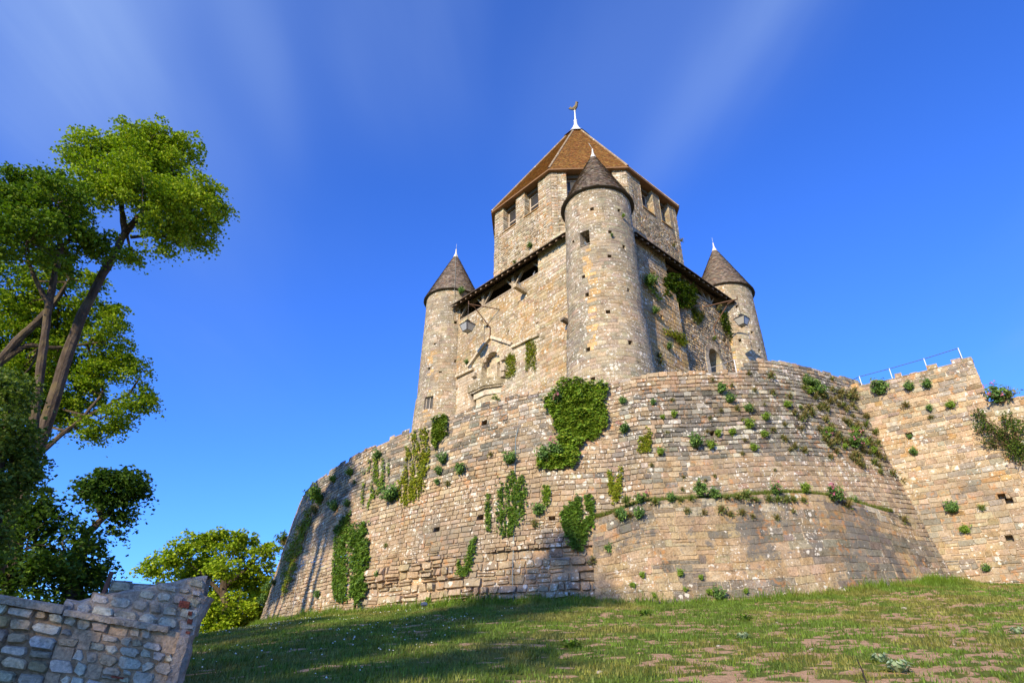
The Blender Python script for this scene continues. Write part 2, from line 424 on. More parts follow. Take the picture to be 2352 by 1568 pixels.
        base = np.arange(N)[:, None, None]*per; i = np.arange(8)
        Q = (base + np.stack([i, (i+1) % 8, 8 + (i+1) % 8, 8 + i], -1)[None]).reshape(-1, 4)
        Tr = (base + np.stack([8 + i, 8 + (i+1) % 8, np.full(8, 16)], -1)[None]).reshape(-1, 3)
    W = S(V[..., 0].ravel(), V[..., 1].ravel(), V[..., 2].ravel())
    mb.add(W, Q, Tr, C=np.repeat(col_, per, 0))
TONE = np.array([.80, .77, .705])
def palette(cols, wts):
    cols = np.array(cols); wts = np.array(wts)/sum(wts)
    def f(s, t, g, var=.10):
        n = len(s); k = g.choice(len(cols), n, p=wts); c = cols[k]*TONE*(1 + g.normal(0, var, (n, 1)))
        return np.clip(c*(1 + g.normal(0, .03, (n, 3))), .02, .8)
    return f
P_KEEP = palette([(.45, .35, .225), (.49, .39, .26), (.41, .31, .19), (.52, .43, .305), (.38, .305, .21)], [5, 4, 3, 2, 1.5])
P_OCT = palette([(.48, .39, .265), (.56, .48, .36), (.40, .31, .20), (.62, .55, .44), (.33, .28, .21)], [5, 4, 3, 2, 1.5])
P_TUR = palette([(.45, .365, .26), (.48, .395, .285), (.42, .335, .235), (.41, .35, .265), (.50, .42, .315)], [5, 4, 3, 3, 1.5])
P_PALE = palette([(.54, .46, .345), (.60, .525, .41), (.48, .395, .28)], [4, 3, 2])

# ------------------------------------------------------------------ ground
PB = np.array([-90, -45, -32, -21, -15, -9.4, -4, 4, 12, 20.5, 28, 37, 47, 53, 62, 70, 90, 180.])
ZB = np.array([3.2, 3.5, 3.5, 3.13, 2.88, 2.59, 2.41, 2.32, 2.38, 2.37, 2.28, 2.26, 2.2, 2.2, 2.2, 2.2, 2.0, 1.5])
def pol(x, y):
    dx, dy = np.asarray(x) - TC[0], np.asarray(y) - TC[1]
    return np.hypot(dx, dy), np.degrees(np.arctan2(-dx, -dy))
def ground_z(x, y):
    r, ph = pol(x, y); zb = np.interp(ph, PB, ZB)
    k = .165 + .04*sstep(ph, 30, 52) + .10*sstep(ph, 55, 75) - .02*sstep(-ph, 5, 30)
    d = np.maximum(r - 22.55, -1.0); z = zb - k*np.where(d < 26, d, 26 + (d - 26)*.12)
    z = z + .10*(fbm(np.stack([np.asarray(x)*.35, np.asarray(y)*.35], -1), 3, 3) - .5)*sstep(d, .3, 2) + .03*(fbm(np.stack([np.asarray(x)*1.7, np.asarray(y)*1.7], -1), 5, 2) - .5)
    return np.maximum(z, -9.0 + 0*z)
def soil_mask(x, y):
    x, y = np.asarray(x), np.asarray(y)
    r, ph = pol(x, y); p = np.stack([x, y], -1)
    n = .20*fbm(p*np.array([.7, 1.1]), 21, 4) + .45*fbm(p*np.array([2.4, 3.8]), 22, 4) + .35*fbm(p*7.5, 23, 2)
    thr = .59 - .085*sstep(x, -1.0, 3.0) + .10*sstep(-(r - 24.2), -.3, .9)
    return sstep(n, thr - .03, thr + .06)
def build_ground():
    ph = np.concatenate([np.arange(-180, -46, 4), np.arange(-46, 80, .3), np.arange(80, 181, 4)])
    r = np.concatenate([np.arange(21.3, 47, .16), 47 + np.geomspace(.3, 1400, 40)])
    R, P = np.meshgrid(r, np.radians(ph), indexing='ij')
    X, Y = TC[0] - R*np.sin(P), TC[1] - R*np.cos(P); Z = ground_z(X, Y)
    n, m = X.shape; i = np.arange(n-1)[:, None]*m + np.arange(m-1)[None]
    Q = np.stack([i, i+1, i+m+1, i+m], -1).reshape(-1, 4)
    s = soil_mask(X, Y).ravel()
    nt = NT('hillside_turf'); p = nt.pos(); sm = nt.col()
    f = nt.noise(p, 9, 5, .7); f2 = nt.noise(p, 45, 4, .7); b = nt.noise(p, .8, 4, .6)
    gr = nt.mix(nt.ramp(nt.math('ADD', nt.math('MULTIPLY', f2, .6), nt.math('MULTIPLY', f, .4)), .35, .65), (.06, .095, .012, 1), (.17, .215, .032, 1))
    gr = nt.mix(nt.ramp(b, .42, .62), gr, nt.mix(f, (.10, .12, .02, 1), (.17, .165, .04, 1)))
    so = nt.mix(nt.ramp(f, .3, .7), (.40, .235, .125, 1), (.56, .36, .21, 1)); so = nt.mix(nt.ramp(f2, .62, .72), so, (.45, .36, .28, 1))
    k = nt.math('ADD', nt.n('ShaderNodeSeparateColor', {0: sm}).outputs[0], nt.math('MULTIPLY', nt.math('SUBTRACT', nt.noise(p, 13, 5, .75), .5), 1.5))
    cc = nt.mix(nt.ramp(k, .35, .6), gr, so)
    nt.bsdf(cc, .95, nt.bump(nt.math('ADD', f2, f), .8, .04), .1)
    me = make_mesh('hillside', np.stack([X, Y, Z], -1).reshape(-1, 3), [Q], np.stack([s, s, s], 1), True)
    o = bpy.data.objects.new('hillside', me); col.objects.link(o); me.materials.append(nt.m); tag(o, 'grassy slope with worn patches of bare earth below the round wall', 'ground', kind='structure')
build_ground()

# ------------------------------------------------------------------ round rampart
RP = np.array([-60, -36.5, -32.8, -23.8, -15.8, -10.1, -2.1, 3.6, 6.3, 14.1, 23.7, 32.6, 39.4, 50, 57, 66, 75, 95.])
RZ = np.array([13.25, 13.2, 13.1, 12.93, 12.7, 12.42, 12.0, 11.85, 11.58, 11.46, 11.01, 10.5, 10.24, 9.73, 9.6, 9.3, 8.9, 8.9])
def ram_top(ph): return np.interp(ph, RP, RZ)
def ram_base(ph): return np.interp(ph, PB, ZB) - .5
def ram_R(ph, tau):
    top = 21.5 - .9*sstep(-ph, 0, 30); low = 22.55
    prof = np.asarray(tau)
    return low + (top - low)*prof
def S_ram(s, t, n, bulge=1.0):
    """s: metres along the wall (positive to the left), t: 0 base .. 9 rim"""
    ph = np.degrees(np.asarray(s)/22.0); tau = np.asarray(t)/9.0
    zb, zt = ram_base(ph), ram_top(ph); z = zb + tau*(zt - zb) + .10*(fbm(np.stack([np.asarray(s)*.3, np.asarray(t)*.5], -1), 33, 3) - .5)*sstep(9 - np.asarray(t), 0, 1)
    w = .20*(fbm(np.stack([np.asarray(s)*.35, np.asarray(t)*.45], -1), 31, 3) - .5)*bulge
    R = ram_R(ph, tau) + np.asarray(n) + w
    a = np.radians(ph); return np.stack([TC[0] - R*np.sin(a), TC[1] - R*np.cos(a), z], -1)
def ram_hit(x, y):
    """(s, t) on the rampart under a sight line"""
    d = ray(x, y); t = .45
    for _ in range(12):
        R = 22.4 - 1.0*t
        A = d[0]**2 + d[1]**2; B = -2*(d[:2]@TC); Cc = TC@TC - R*R; disc = max(0., B*B - 4*A*Cc)
        P = d*((-B - math.sqrt(disc))/(2*A)); ph = math.degrees(atan2(-(P[0]-TC[0]), -(P[1]-TC[1])))
        zb, zt = float(ram_base(ph)), float(ram_top(ph)); t = (P[2] - zb)/(zt - zb)
        t = min(max(t, -.1), 1.1)
    return radians(ph)*22.0, t*9.0
def ram_col(s, t, g):
    p = np.stack([s, t], -1); n1 = fbm(p*np.array([.16, .3]), 41, 4); n2 = fbm(p*.9, 42, 3)
    beige = palette([(.44, .335, .23), (.50, .395, .28), (.39, .29, .195), (.47, .33, .22), (.36, .30, .23)], [5, 4, 3, 2, 2])(s, t, g)
    grey = palette([(.23, .215, .185), (.30, .275, .235), (.175, .16, .14), (.52, .49, .42), (.34, .30, .24)], [4, 4, 3, 1.8, 2])(s, t, g)
    pink = palette([(.47, .36, .25), (.44, .335, .23), (.50, .40, .29)], [3, 3, 2])(s, t, g)
    # dark weathered upper band on the right, dark cap courses at left centre
    ur = sstep(t, 4.9, 5.7)*sstep(-s, -3.2, .8)*1.25
    ul = sstep(t, 5.2, 6.6)*sstep(s, 3.6, 5.2)*.6
    k = np.clip(ur + ul, 0, 1)*np.clip(.66 + 1.3*(n1 - .35), 0, 1)
    k = np.where((t > 8.2) & (s < 4) & (s > -4.5), k*.15, k)
    k = np.maximum(k, sstep(n1, .56, .70)*.55*(t < 5))
    c = mix(beige, pink, np.clip(sstep(s, 4, 10)*.8 + .2*sstep(n2, .5, .6), 0, 1))
    pick = g.random(len(s)) < k
    return np.where(pick[:, None], grey, c)
ram = thing('rampart_wall', (*(TC - np.array([0, 22.5])), 2.4), 'massive curving stone rampart with battered face and planted joints below the keep', 'rampart wall')
LEFT, RIGHT = radians(86)*22, radians(-40)*22
MORT = (.36, .275, .185)
ER = (2.2, 14.0, -1, 2.35)
cells = layout(RIGHT, LEFT, 0, 9, (.155, .225), (.20, .46), openings=[ER])
tt = (cells[:, 2] + cells[:, 3])/2; ss = (cells[:, 0] + cells[:, 1])/2
low_rub = (tt < 2.6 + 1.2*fbm(np.stack([ss*.3, ss*0], -1), 51, 2)) & (ss > 1.5)
cells = np.concatenate([cells[~low_rub], rubble_split(cells[low_rub], .35)])
# ragged rim: some of the topmost stones are missing or stand proud
tt = (cells[:, 2] + cells[:, 3])/2; ss = (cells[:, 0] + cells[:, 1])/2
cells = cells[~((tt > 8.78) & (ss > -3.9) & (rng.random(len(tt)) < .22))]
extra = layout(RIGHT, radians(-10.6)*22, 9.0, 9.55, (.17, .24), (.22, .5)); em = (extra[:, 0] + extra[:, 1])/2; et = extra[:, 3]
extra = extra[et < 9.0 + .62*sstep(-em, 3.9, 5.0) + .02]
cells = np.concatenate([cells, extra])
top = (cells[:, 3] > 8.95) & ((cells[:, 0] > radians(-10.8)*22) | (cells[:, 3] > 9.5)); cells[top, 3] += rng.uniform(-.07, .10, top.sum())
def ram_h(s, t):
    er = sstep(fbm(np.stack([s*.35, t*.7], -1), 61, 3), .45, .6)
    return 1 + 1.0*sstep(t, 5, 6.5)*sstep(-s, -4, 0) + 2.4*er*sstep(3.3 - t, 0, 1.0)*sstep(s, 2, 5)*sstep(16 - s, 0, 4) + 1.1*sstep(2.8 - t, 0, .8)*sstep(s, 1, 3)
mb = MB()
holes = [ram_hit(*p) for p in ((1101, 1190), (1006, 1215), (1122, 972), (1262, 1193), (1640, 1000))]
masonry(mb, S_ram, cells, ram_col, MORT, gap=.009, jit=.014, h=(.004, .026), bev=.010, chamf=.12, back=lambda s, t: -.012 - .026*np.clip(sstep(t, 4.8, 6)*sstep(-s, -4, 0) + sstep(fbm(np.stack([s*.25, t*.4], -1), 221, 3), .48, .62), 0, 1), holes=holes, hf=ram_h)
ec = rubble_split(layout(ER[0], ER[1], 0, ER[3], (.20, .36), (.25, .65)), .45)
en = fbm(np.stack([ec[:, 0]*.9, ec[:, 2]*1.4], -1), 201, 3); ec = ec[(en > .36) | (rng.random(len(ec)) < .6)]
def er_h(s, t): return .3 + 2.6*sstep(fbm(np.stack([s*.7, t*1.1], -1), 202, 3), .38, .62)
def S_er(s, t, n): return S_ram(s, t, np.asarray(n) - .10*sstep(fbm(np.stack([np.asarray(s)*.45, np.asarray(t)*.8], -1), 203, 3), .45, .6))
masonry(mb, S_er, ec, ram_col, (.46, .31, .19), gap=.016, jit=.028, h=(.02, .06), bev=.02, chamf=.16, back=-.05, hf=er_h)
V_ = np.array([(s, t) for s in np.linspace(ER[0]-.2, ER[1]+.2, 60) for t in np.linspace(-.1, 2.5, 12)]); P_ = S_er(V_[:, 0], V_[:, 1], np.full(len(V_), -.07) + .06*(fbm(V_*3.0, 204, 3) - .5)); i = np.arange(59)[:, None]*12 + np.arange(11)[None]
mb.add(P_, np.stack([i, i+1, i+13, i+12], -1).reshape(-1, 4), C=(.50, .32, .18))
# rounded core behind the rim and its top
ph = np.linspace(-40, 86, 160)
rows = []
for off, dz in ((-.03, -.25), (-.25, .02), (-.75, .04), (-.95, -.6)):
    a = np.radians(ph); R = ram_R(ph, 1.0) + off
    rows.append(np.stack([TC[0] - R*np.sin(a), TC[1] - R*np.cos(a), ram_top(ph) + .55*sstep(-ph, 10.2, 12.5) + dz - .06 + .06*fbm(np.stack([ph*.8, ph*0], -1), 5, 2)], -1))
V = np.concatenate(rows); n = len(ph); i = np.arange(3)[:, None]*n + np.arange(n-1)[None]
mb.add(V, np.stack([i, i+1, i+n+1, i+n], -1).reshape(-1, 4), C=(.36, .30, .22))
ram_face = mb.build('stone_face', M_RAMP, ram)
# thicker lower course on the right, with a planted ledge
LS0, LS1, LT = radians(-30)*22, radians(9.3)*22, 4.0
def led_out(s):
    s = np.asarray(s, float); return .42*sstep(s, LS0, LS0 + 6.0)*sstep(LS1 - s, 0, 1.2)
def led_top(s):
    s = np.asarray(s, float); return 3.72 - .85*sstep(-s, 4.2, LS0*-1) - .45*sstep(s, LS1 - 2.2, LS1)
def S_led(s, t, n): return S_ram(s, np.asarray(t)*led_top(s)/LT, np.asarray(n) + led_out(s) + .02 + .12*(fbm(np.stack([np.asarray(s)*1.3, np.asarray(t)*1.6], -1), 77, 4) - .5), 1.0)
def led_col(s, t, g):
    p = np.stack([s, t], -1); n1 = fbm(p*np.array([.45, 1.2]), 71, 4)
    be = palette([(.48, .365, .24), (.50, .385, .26), (.46, .34, .215)], [4, 3, 2])(s, t, g, .06)
    gr = palette([(.24, .21, .17), (.28, .245, .20), (.34, .295, .235)], [3, 3, 1.5])(s, t, g, .07)
    pick = (n1 + g.normal(0, .04, len(s))) > .52
    top_ = t > 3.45
    c = np.where(pick[:, None], gr, be)
    return np.where((top_ & (g.random(len(s)) < .5))[:, None], palette([(.52, .46, .37), (.44, .28, .13), (.30, .25, .18)], [2, .6, 3])(s, t, g), c)
mb = MB(); lc = layout(LS0, LS1, 0, LT, (.24, .34), (.3, .75))
tm = (lc[:, 2] + lc[:, 3])/2; sm_ = (lc[:, 0] + lc[:, 1])/2; rb = (sm_ > -1.0) | (tm > 3.3)
lc = np.concatenate([lc[~rb], rubble_split(lc[rb], .6)])
masonry(mb, S_led, lc, led_col, (.40, .31, .205), gap=.005, jit=.02, h=(.000, .020), bev=.010, chamf=.12, back=-.010)
s_ = np.linspace(LS0, LS1, 90)
rows = [S_led(s_, np.full(90, LT), 0*s_ + .0), S_ram(s_, led_top(s_) + .10, 0*s_ - .05)]
rows[0][:, 2] -= .02
i = np.arange(89); mb.add(np.concatenate(rows), np.stack([i, i+1, i+91, i+90], -1), C=(.15, .12, .055))
tag(mb.build('stepped_footing', M_FOOT, ram), 'thicker lower footing with a planted ledge')

# terrace between rampart and keep
a = np.radians(np.arange(-180, 181, 3)); V = []
for R, f in ((20.7, -.25), (17, .0), (5, .2)):
    zt = np.where(np.abs(np.degrees(a)) < 95, ram_top(np.degrees(a)), 11.0)
    V.append(np.stack([TC[0] - R*np.sin(a), TC[1] - R*np.cos(a), (zt if R > 20 else (zt + 11.2)/2 if R > 10 else 0*zt + 11.2) - .45 + f], -1))
n = len(a); i = np.arange(2)[:, None]*n + np.arange(n-1)[None]
me = make_mesh('terrace', np.concatenate(V), [np.stack([i, i+1, i+n+1, i+n], -1).reshape(-1, 4)], np.array([.1, .11, .04]))
o = bpy.data.objects.new('terrace', me); col.objects.link(o); me.materials.append(plain_mat('terrace_turf', .95, .5, 4, .5)); tag(o, 'grass terrace on top of the mound', 'ground', kind='structure')

# ------------------------------------------------------------------ bastion on the right
BJ = np.array([18.2, 27.4]); BE = np.array([.766, -.643]); BN = np.array([-.643, -.766])
def S_bas(s, t, n):
    s, t, n = np.broadcast_arrays(*(np.asarray(k, float) for k in (s, t, n)))
    w = .14*(fbm(np.stack([s*.5, t*.5], -1), 81, 3) - .5); n = n + w - .05*(t - 8)*.5
    return np.stack([BJ[0] + BE[0]*s + BN[0]*n, BJ[1] + BE[1]*s + BN[1]*n, t], -1)
def bas_hit(x, y):
    d = ray(x, y); n = 0.0
    for _ in range(5):
        t = ((BJ + BN*n)@BN)/(d[:2]@BN); P = d*t; n = -.025*(P[2] - 8)
    return float((P[:2] - BJ)@BE), float(P[2])
def bas_col(s, t, g):
    c = palette([(.50, .385, .26), (.55, .44, .31), (.45, .335, .215), (.40, .34, .265), (.52, .33, .16)], [5, 4, 3, 2.5, 1])(s, t, g)
    gr = palette([(.30, .26, .21), (.38, .33, .265), (.50, .45, .37)], [3, 3, 1.5])(s, t, g)
    k = .55*sstep(t, 10.2, 12) + .35*sstep(fbm(np.stack([s*.5, t*.6], -1), 91, 3), .5, .65)
    return np.where((g.random(len(s)) < k)[:, None], gr, c)
bas = thing('bastion_wall', (BJ[0] + BE[0]*3, BJ[1] + BE[1]*3, 3.3), 'straight stone wall with square upper corner standing at the right end of the round rampart', 'wall')
mb = MB()
c1_ = layout(-1.8, 3.95, 2.6, 13.12, (.19, .28), (.24, .56)); c2_ = layout(3.95, 12, 2.6, 10.85, (.19, .28), (.24, .56))
cells = np.concatenate([c1_, c2_]); tm = (cells[:, 2] + cells[:, 3])/2
cells = np.concatenate([cells[tm > 6.2], rubble_split(cells[tm <= 6.2], .5)])
tm = cells[:, 3]; sm_ = (cells[:, 0] + cells[:, 1])/2
rim = ((tm > 13.05) & (sm_ < 3.4)) | ((tm > 10.8) & (sm_ > 3.95)); cells[rim, 3] += rng.uniform(-.16, .08, rim.sum())
masonry(mb, S_bas, cells, bas_col, (.46, .35, .225), gap=.010, jit=.02, h=(.006, .032), bev=.012, chamf=.10,
        holes=[bas_hit(*p) for p in ((2090, 1000), (2315, 1240), (2308, 1140), (2322, 1143), (2318, 1152))], hdepth=.5)
# receding right side of the raised corner, tops, and the mass behind
def S_side(s, t, n):
    s, t, n = np.broadcast_arrays(*(np.asarray(k, float) for k in (s, t, n)))
    return np.stack([BJ[0] + BE[0]*(3.92 + n) - BN[0]*s, BJ[1] + BE[1]*(3.92 + n) - BN[1]*s, t], -1) + np.stack([BN[0]*(-.025*(t-8)), BN[1]*(-.025*(t-8)), 0*t], -1)
masonry(mb, S_side, layout(0.0, 9, 10.4, 13.12, (.24, .34), (.28, .6)), bas_col, (.45, .35, .24), gap=.014, jit=.02, h=(.012, .04), bev=.03)
def bb(s0, s1, n0, n1, z0, z1, C):
    o = np.array([*(BJ + BE*s0 + BN*n0), z0]); mb.box(o, [*(BE*(s1-s0)), 0], [*(BN*(n1-n0)), 0], [0, 0, z1-z0], C)
bb(-1.8, 3.85, -9, -.32, 2, 13.02, (.33, .28, .2)); bb(3.8, 12, -1.2, -.3, 2, 10.72, (.33, .28, .2))
mb.build('stone_face', M_BAST, bas)
mb = MB(); mb.box([*(BJ + BE*3.8 - BN*1.2), 2], [*(BE*8.2), 0], [*(-BN*10), 0], [0, 0, 8.6], (.1, .11, .04))
bank = mb.build('earth_bank', bpy.data.materials['terrace_turf'], bas)

# ------------------------------------------------------------------ keep
WF = 9.45                                      # outer wall face
OA, OK = 8.0, 3.53                             # octagon: half width of plan, half length of a main side
keep = thing('keep_tower', (*TC, 10.5), 'medieval stone keep with octagonal upper storey, pointed tile roof and round corner turrets', 'castle')
D2 = math.sqrt(.5)
def S_left(s, t, n): return T(s, WF + np.asarray(n), t)
def S_right(s, t, n): return T(WF + np.asarray(n), s, t)
# ---- square base: left face
def gable(u, z): return (np.abs(u + 1.95) < 2.6) & (z < 22.9 - .62*np.abs(u + 1.95)*1.0) & (z > 17) 
def left_col(s, t, g):
    c = P_KEEP(s, t, g); p = P_PALE(s, t, g)
    pale = (np.abs(s + 1.95) < 2.55) & (t < 22.9 - .63*np.abs(s + 1.95)) | ((s > .3) & (s < 3.4) & (t < 21.1))
    plast = (s < -3.9) & (s > -6.1) & (t < 20.9)
    c = np.where(pale[:, None], p*.96, c); return np.where(plast[:, None], np.array([.50, .39, .265])*(1 + g.normal(0, .05, (len(s), 1))), c)
def arch_top(u, c0, hw, spring): return spring + math.sqrt(max(0, hw*hw - (u - c0)**2))
def arch_cut(cells, c0, hw, z0, spring):
    u = (cells[:, 0] + cells[:, 1])/2; z = (cells[:, 2] + cells[:, 3])/2
    inside = (np.abs(u - c0) < hw) & (z > z0) & (z < spring + np.sqrt(np.maximum(0, hw*hw - (u - c0)**2)))
    return cells[~inside]
ARC, AHW, AZ0, ASP = -1.93, 1.07, 18.6, 20.62
mb = MB()
cells = layout(-8.0, 8.0, 10, 26.3, (.22, .32), (.28, .62), openings=[(ARC-AHW, ARC+AHW, AZ0, ASP)])
cells = arch_cut(cells, ARC, AHW, AZ0, ASP)
masonry(mb, S_left, cells, left_col, (.41, .32, .205), gap=.007, jit=.013, h=(.002, .012), bev=.008, chamf=.09, back=-.012,
        holes=[(-4.6, 22.8), (-5.9, 20.1), (2.9, 23.4), (1.1, 24.6), (-2.6, 24.2), (.2, 22.5), (-6.9, 21.9), (-3.4, 25.0), (3.0, 21.9)])
# stone strip at the left end of the gallery and the pier next to the front turret
masonry(mb, S_left, layout(-8.0, -6.2, 26.3, 27.7, (.24, .32), (.3, .6)), P_KEEP, (.43, .33, .21), h=(.008, .02), bev=.018)
def S_pierL(s, t, n): return T(s, WF + .22 + np.asarray(n), t)
pl = layout(3.5, 8.0, 10, 28.6, (.26, .34), (.4, .75)); pc = (pl[:, 0] + pl[:, 1])/2; pt = (pl[:, 2] + pl[:, 3])/2
masonry(mb, S_pierL, pl[~((pt > 27.9 + .3*(pc - 3.5)))], lambda s, t, g: np.where((t > 25)[:, None], P_PALE(s, t, g), left_col(s + 9, t, g)*.98), (.40, .31, .2), gap=.010, jit=.008, h=(.006, .016), bev=.016, chamf=.12)
def S_pierLs(s, t, n): return T(3.5 - np.asarray(n), WF - 1.2 + np.asarray(s), t)
masonry(mb, S_pierLs, layout(0, 1.42, 10, 28.0, (.26, .34), (.4, .7)), P_PALE, (.40, .31, .2), gap=.01, jit=.008, h=(.006, .014), bev=.016, chamf=.12)
mb.box(T(-8.2, WF-.06, 10), T(0, 0, 0) - T(-4.9, 0, 0), T(0, 0, 0) - T(0, .6, 0), (0, 0, 16.1), (.35, .27, .18))
mb.box(T(-.6, WF-.06, 10), T(9.0, 0, 0) - T(0, 0, 0), T(0, 0, 0) - T(0, .6, 0), (0, 0, 16.1), (.35, .27, .18))
# ---- right face
def right_col(s, t, g):
    c = palette([(.42, .33, .235), (.36, .285, .205), (.48, .39, .28), (.30, .255, .2), (.52, .44, .33)], [4, 4, 3, 3, 2])(s, t, g)
    return c
RDC, RDW, RDS = -3.3, .95, 21.2
cells = layout(-8.6, 8.0, 10, 26.65, (.17, .26), (.22, .46), openings=[(RDC-RDW, RDC+RDW, 14, RDS)])
cells = rubble_split(arch_cut(cells, RDC, RDW, 14, RDS), .3)
masonry(mb, S_right, cells, right_col, (.40, .31, .21), gap=.014, jit=.02, h=(.02, .06), bev=.03, chamf=.25, holes=[(1.2, 22.2), (-6, 24.5), (2, 20.6)])
def S_pierR(s, t, n): return T(WF + .22 + np.asarray(n), s, t)
def S_butR(s, t, n): return T(WF + .55 + np.asarray(n) - .03*(np.asarray(t) - 18), s, t)
P_ORG = palette([(.50, .33, .15), (.47, .36, .22), (.52, .40, .26), (.42, .30, .17)], [4, 3, 2, 2])
masonry(mb, S_pierR, layout(2.2, 8.0, 24, 28.9, (.24, .32), (.3, .6)), right_col, (.40, .31, .21), h=(.01, .03), bev=.02)
masonry(mb, S_butR, layout(1.55, 8.0, 10, 24.9, (.28, .38), (.4, .8)), P_ORG, (.44, .32, .19), gap=.010, jit=.012, h=(.008, .022), bev=.02, holes=[(4.4, 21.9), (4.6, 24.2)])
def S_pierRs(s, t, n): return T(WF - 1.2 + np.asarray(s), 2.2 - np.asarray(n), t)
masonry(mb, S_pierRs, layout(0, 1.42, 24, 28.4, (.24, .32), (.3, .6)), right_col, (.40, .31, .21), h=(.008, .02), bev=.02)
def S_butRs(s, t, n): return T(WF - .2 + np.asarray(s)*(1), 1.55 - np.asarray(n), t)
masonry(mb, S_butRs, layout(0, .62, 10, 24.3, (.28, .38), (.3, .62)), P_ORG, (.44, .32, .19), h=(.008, .02), bev=.02)
mb.add([T(WF+.34, 1.55, 24.85), T(WF+.34, 8, 24.85), T(WF-.05, 8, 25.5), T(WF-.05, 1.55, 25.5)], [(0, 1, 2, 3)], C=(.42, .3, .17))
for v0, v1 in ((-8.6, RDC-RDW-.02), (RDC+RDW+.02, 8.0)):
    mb.box(T(WF-.06, v0, 10), T(0, 0, 0) - T(.6, 0, 0), T(0, v1-v0, 0) - T(0, 0, 0), (0, 0, 16.5), (.32, .25, .17))
# back faces, plain
mb.box(T(-WF, -8.5, 10), T(0, 17, 0) - T(0, 0, 0), T(.6, 0, 0) - T(0, 0, 0), (0, 0, 16.4), (.4, .32, .22))
mb.box(T(-8.5, -WF, 10), T(17, 0, 0) - T(0, 0, 0), T(0, .6, 0) - T(0, 0, 0), (0, 0, 16.4), (.4, .32, .22))
base = mb.build('base_wall', M_KEEP, keep)

# ---- doorway niche on the left face
def arch_pts(c0, hw, z0, sp, n=14):
    return [(c0 - hw, z0)] + [(c0 - hw*cos(pi*i/n), sp + hw*sin(pi*i/n)) for i in range(n+1)] + [(c0 + hw, z0)]
mb = MB(); pts = arch_pts(ARC, AHW, AZ0, ASP)
for (u0, z0), (u1, z1) in zip(pts[:-1], pts[1:]):     # intrados
    c = np.array(P_PALE(np.zeros(1), np.zeros(1), rng)[0])*.95
    mb.add([T(u0, WF+.05, z0), T(u1, WF+.05, z1), T(u1, WF-.5, z1), T(u0, WF-.5, z0)], [(0, 1, 2, 3)], C=c)
n = 13
for i in range(n):                                     # voussoirs
    a0, a1 = pi*(i + .04)/n, pi*(i + .96)/n; ro = AHW + rng.uniform(.36, .46)
    c = P_PALE(np.zeros(1), np.zeros(1), rng)[0]
    mb.prism([T(ARC - r*cos(a), WF - .02, ASP + r*sin(a)) for r, a in ((AHW+.003, a0), (ro, a0), (ro, a1), (AHW+.003, a1))], T(0, .06, 0) - T(0, 0, 0), c)
for sd in (-1, 1):
    for k in range(6):
        w = rng.uniform(.32, .5); z = AZ0 + (ASP - AZ0)*k/6
        a = ARC + sd*(AHW + .003); mb.prism([T(a, WF-.02, z+.01), T(a + sd*w, WF-.02, z+.01), T(a + sd*w, WF-.02, z + (ASP-AZ0)/6 - .01), T(a, WF-.02, z + (ASP-AZ0)/6 - .01)], T(0, .06, 0) - T(0, 0, 0), P_PALE(np.zeros(1), np.zeros(1), rng)[0])
def S_niche(s, t, n): return T(s, WF - .5 + np.asarray(n), t)
DC, DW, DT = -1.42, .36, 20.95
nc = layout(ARC-AHW-.1, ARC+AHW+.1, AZ0, ASP+AHW, (.26, .34), (.3, .6), openings=[(DC-DW, DC+DW, AZ0, DT)])
masonry(mb, S_niche, nc, P_PALE, (.5, .41, .29), gap=.008, jit=.008, h=(.005, .012), bev=.014, chamf=.1)
for a in (DC-DW, DC+DW): mb.add([T(a, WF-.48, AZ0), T(a, WF-.48, DT), T(a, WF-.85, DT), T(a, WF-.85, AZ0)], [(0, 1, 2, 3)], C=(.48, .40, .29))
mb.add([T(DC-DW, WF-.48, DT), T(DC+DW, WF-.48, DT), T(DC+DW, WF-.85, DT), T(DC-DW, WF-.85, DT)], [(0, 1, 2, 3)], C=(.48, .40, .29))
# gable mouldings and string courses
def mould(p, q, out=.26, th=.22, c=(.46, .37, .25)):
    (u0, z0), (u1, z1) = p, q; d = np.array([u1-u0, z1-z0]); d /= np.linalg.norm(d); nn = np.array([-d[1], d[0]])
    if nn[1] < 0: nn = -nn
    P = [T(u0, WF-.02, z0), T(u1, WF-.02, z1), T(u1 + nn[0]*th, WF-.02, z1 + nn[1]*th), T(u0 + nn[0]*th, WF-.02, z0 + nn[1]*th)]
    k = 5
    for i in range(k):
        f0, f1 = i/k + .004, (i+1)/k - .004; q_ = [P[0] + (P[1]-P[0])*f0, P[0] + (P[1]-P[0])*f1, P[3] + (P[2]-P[3])*f1, P[3] + (P[2]-P[3])*f0]
        o = rng.uniform(-.03, .03); mb.prism(q_, T(0, out + o, 0) - T(0, 0, 0), np.array(c)*rng.uniform(.85, 1.15))
mould((-4.55, 21.3), (-1.98, 22.9)); mould((-1.92, 22.9), (.45, 21.35), c=(.52, .43, .31))
mould((.5, 21.05), (3.3, 20.95), .24, .2); mould((-6.1, 20.95), (-3.95, 20.9), .26, .2)
for (u, z) in ((-3.75, 20.35), (-.35, 20.5), (-.3, 19.6), (-.35, 19.15)):
    mb.prism([T(u-.22, WF-.02, z-.16), T(u+.22, WF-.02, z-.2), T(u+.2, WF-.02, z+.16), T(u-.18, WF-.02, z+.18)], T(0, .3, .06) - T(0, 0, 0), (.40, .32, .22))
niche = mb.build('doorway_niche', M_SMOOTH, keep)
mb = MB()
for k in range(4): mb.box(T(DC-DW+.01 + k*.175, WF-.80, AZ0), T(.17, 0, 0) - T(0, 0, 0), T(0, -.05, 0) - T(0, 0, 0), (0, 0, DT-AZ0-.01), np.array((.50, .42, .36))*rng.uniform(.9, 1.08))
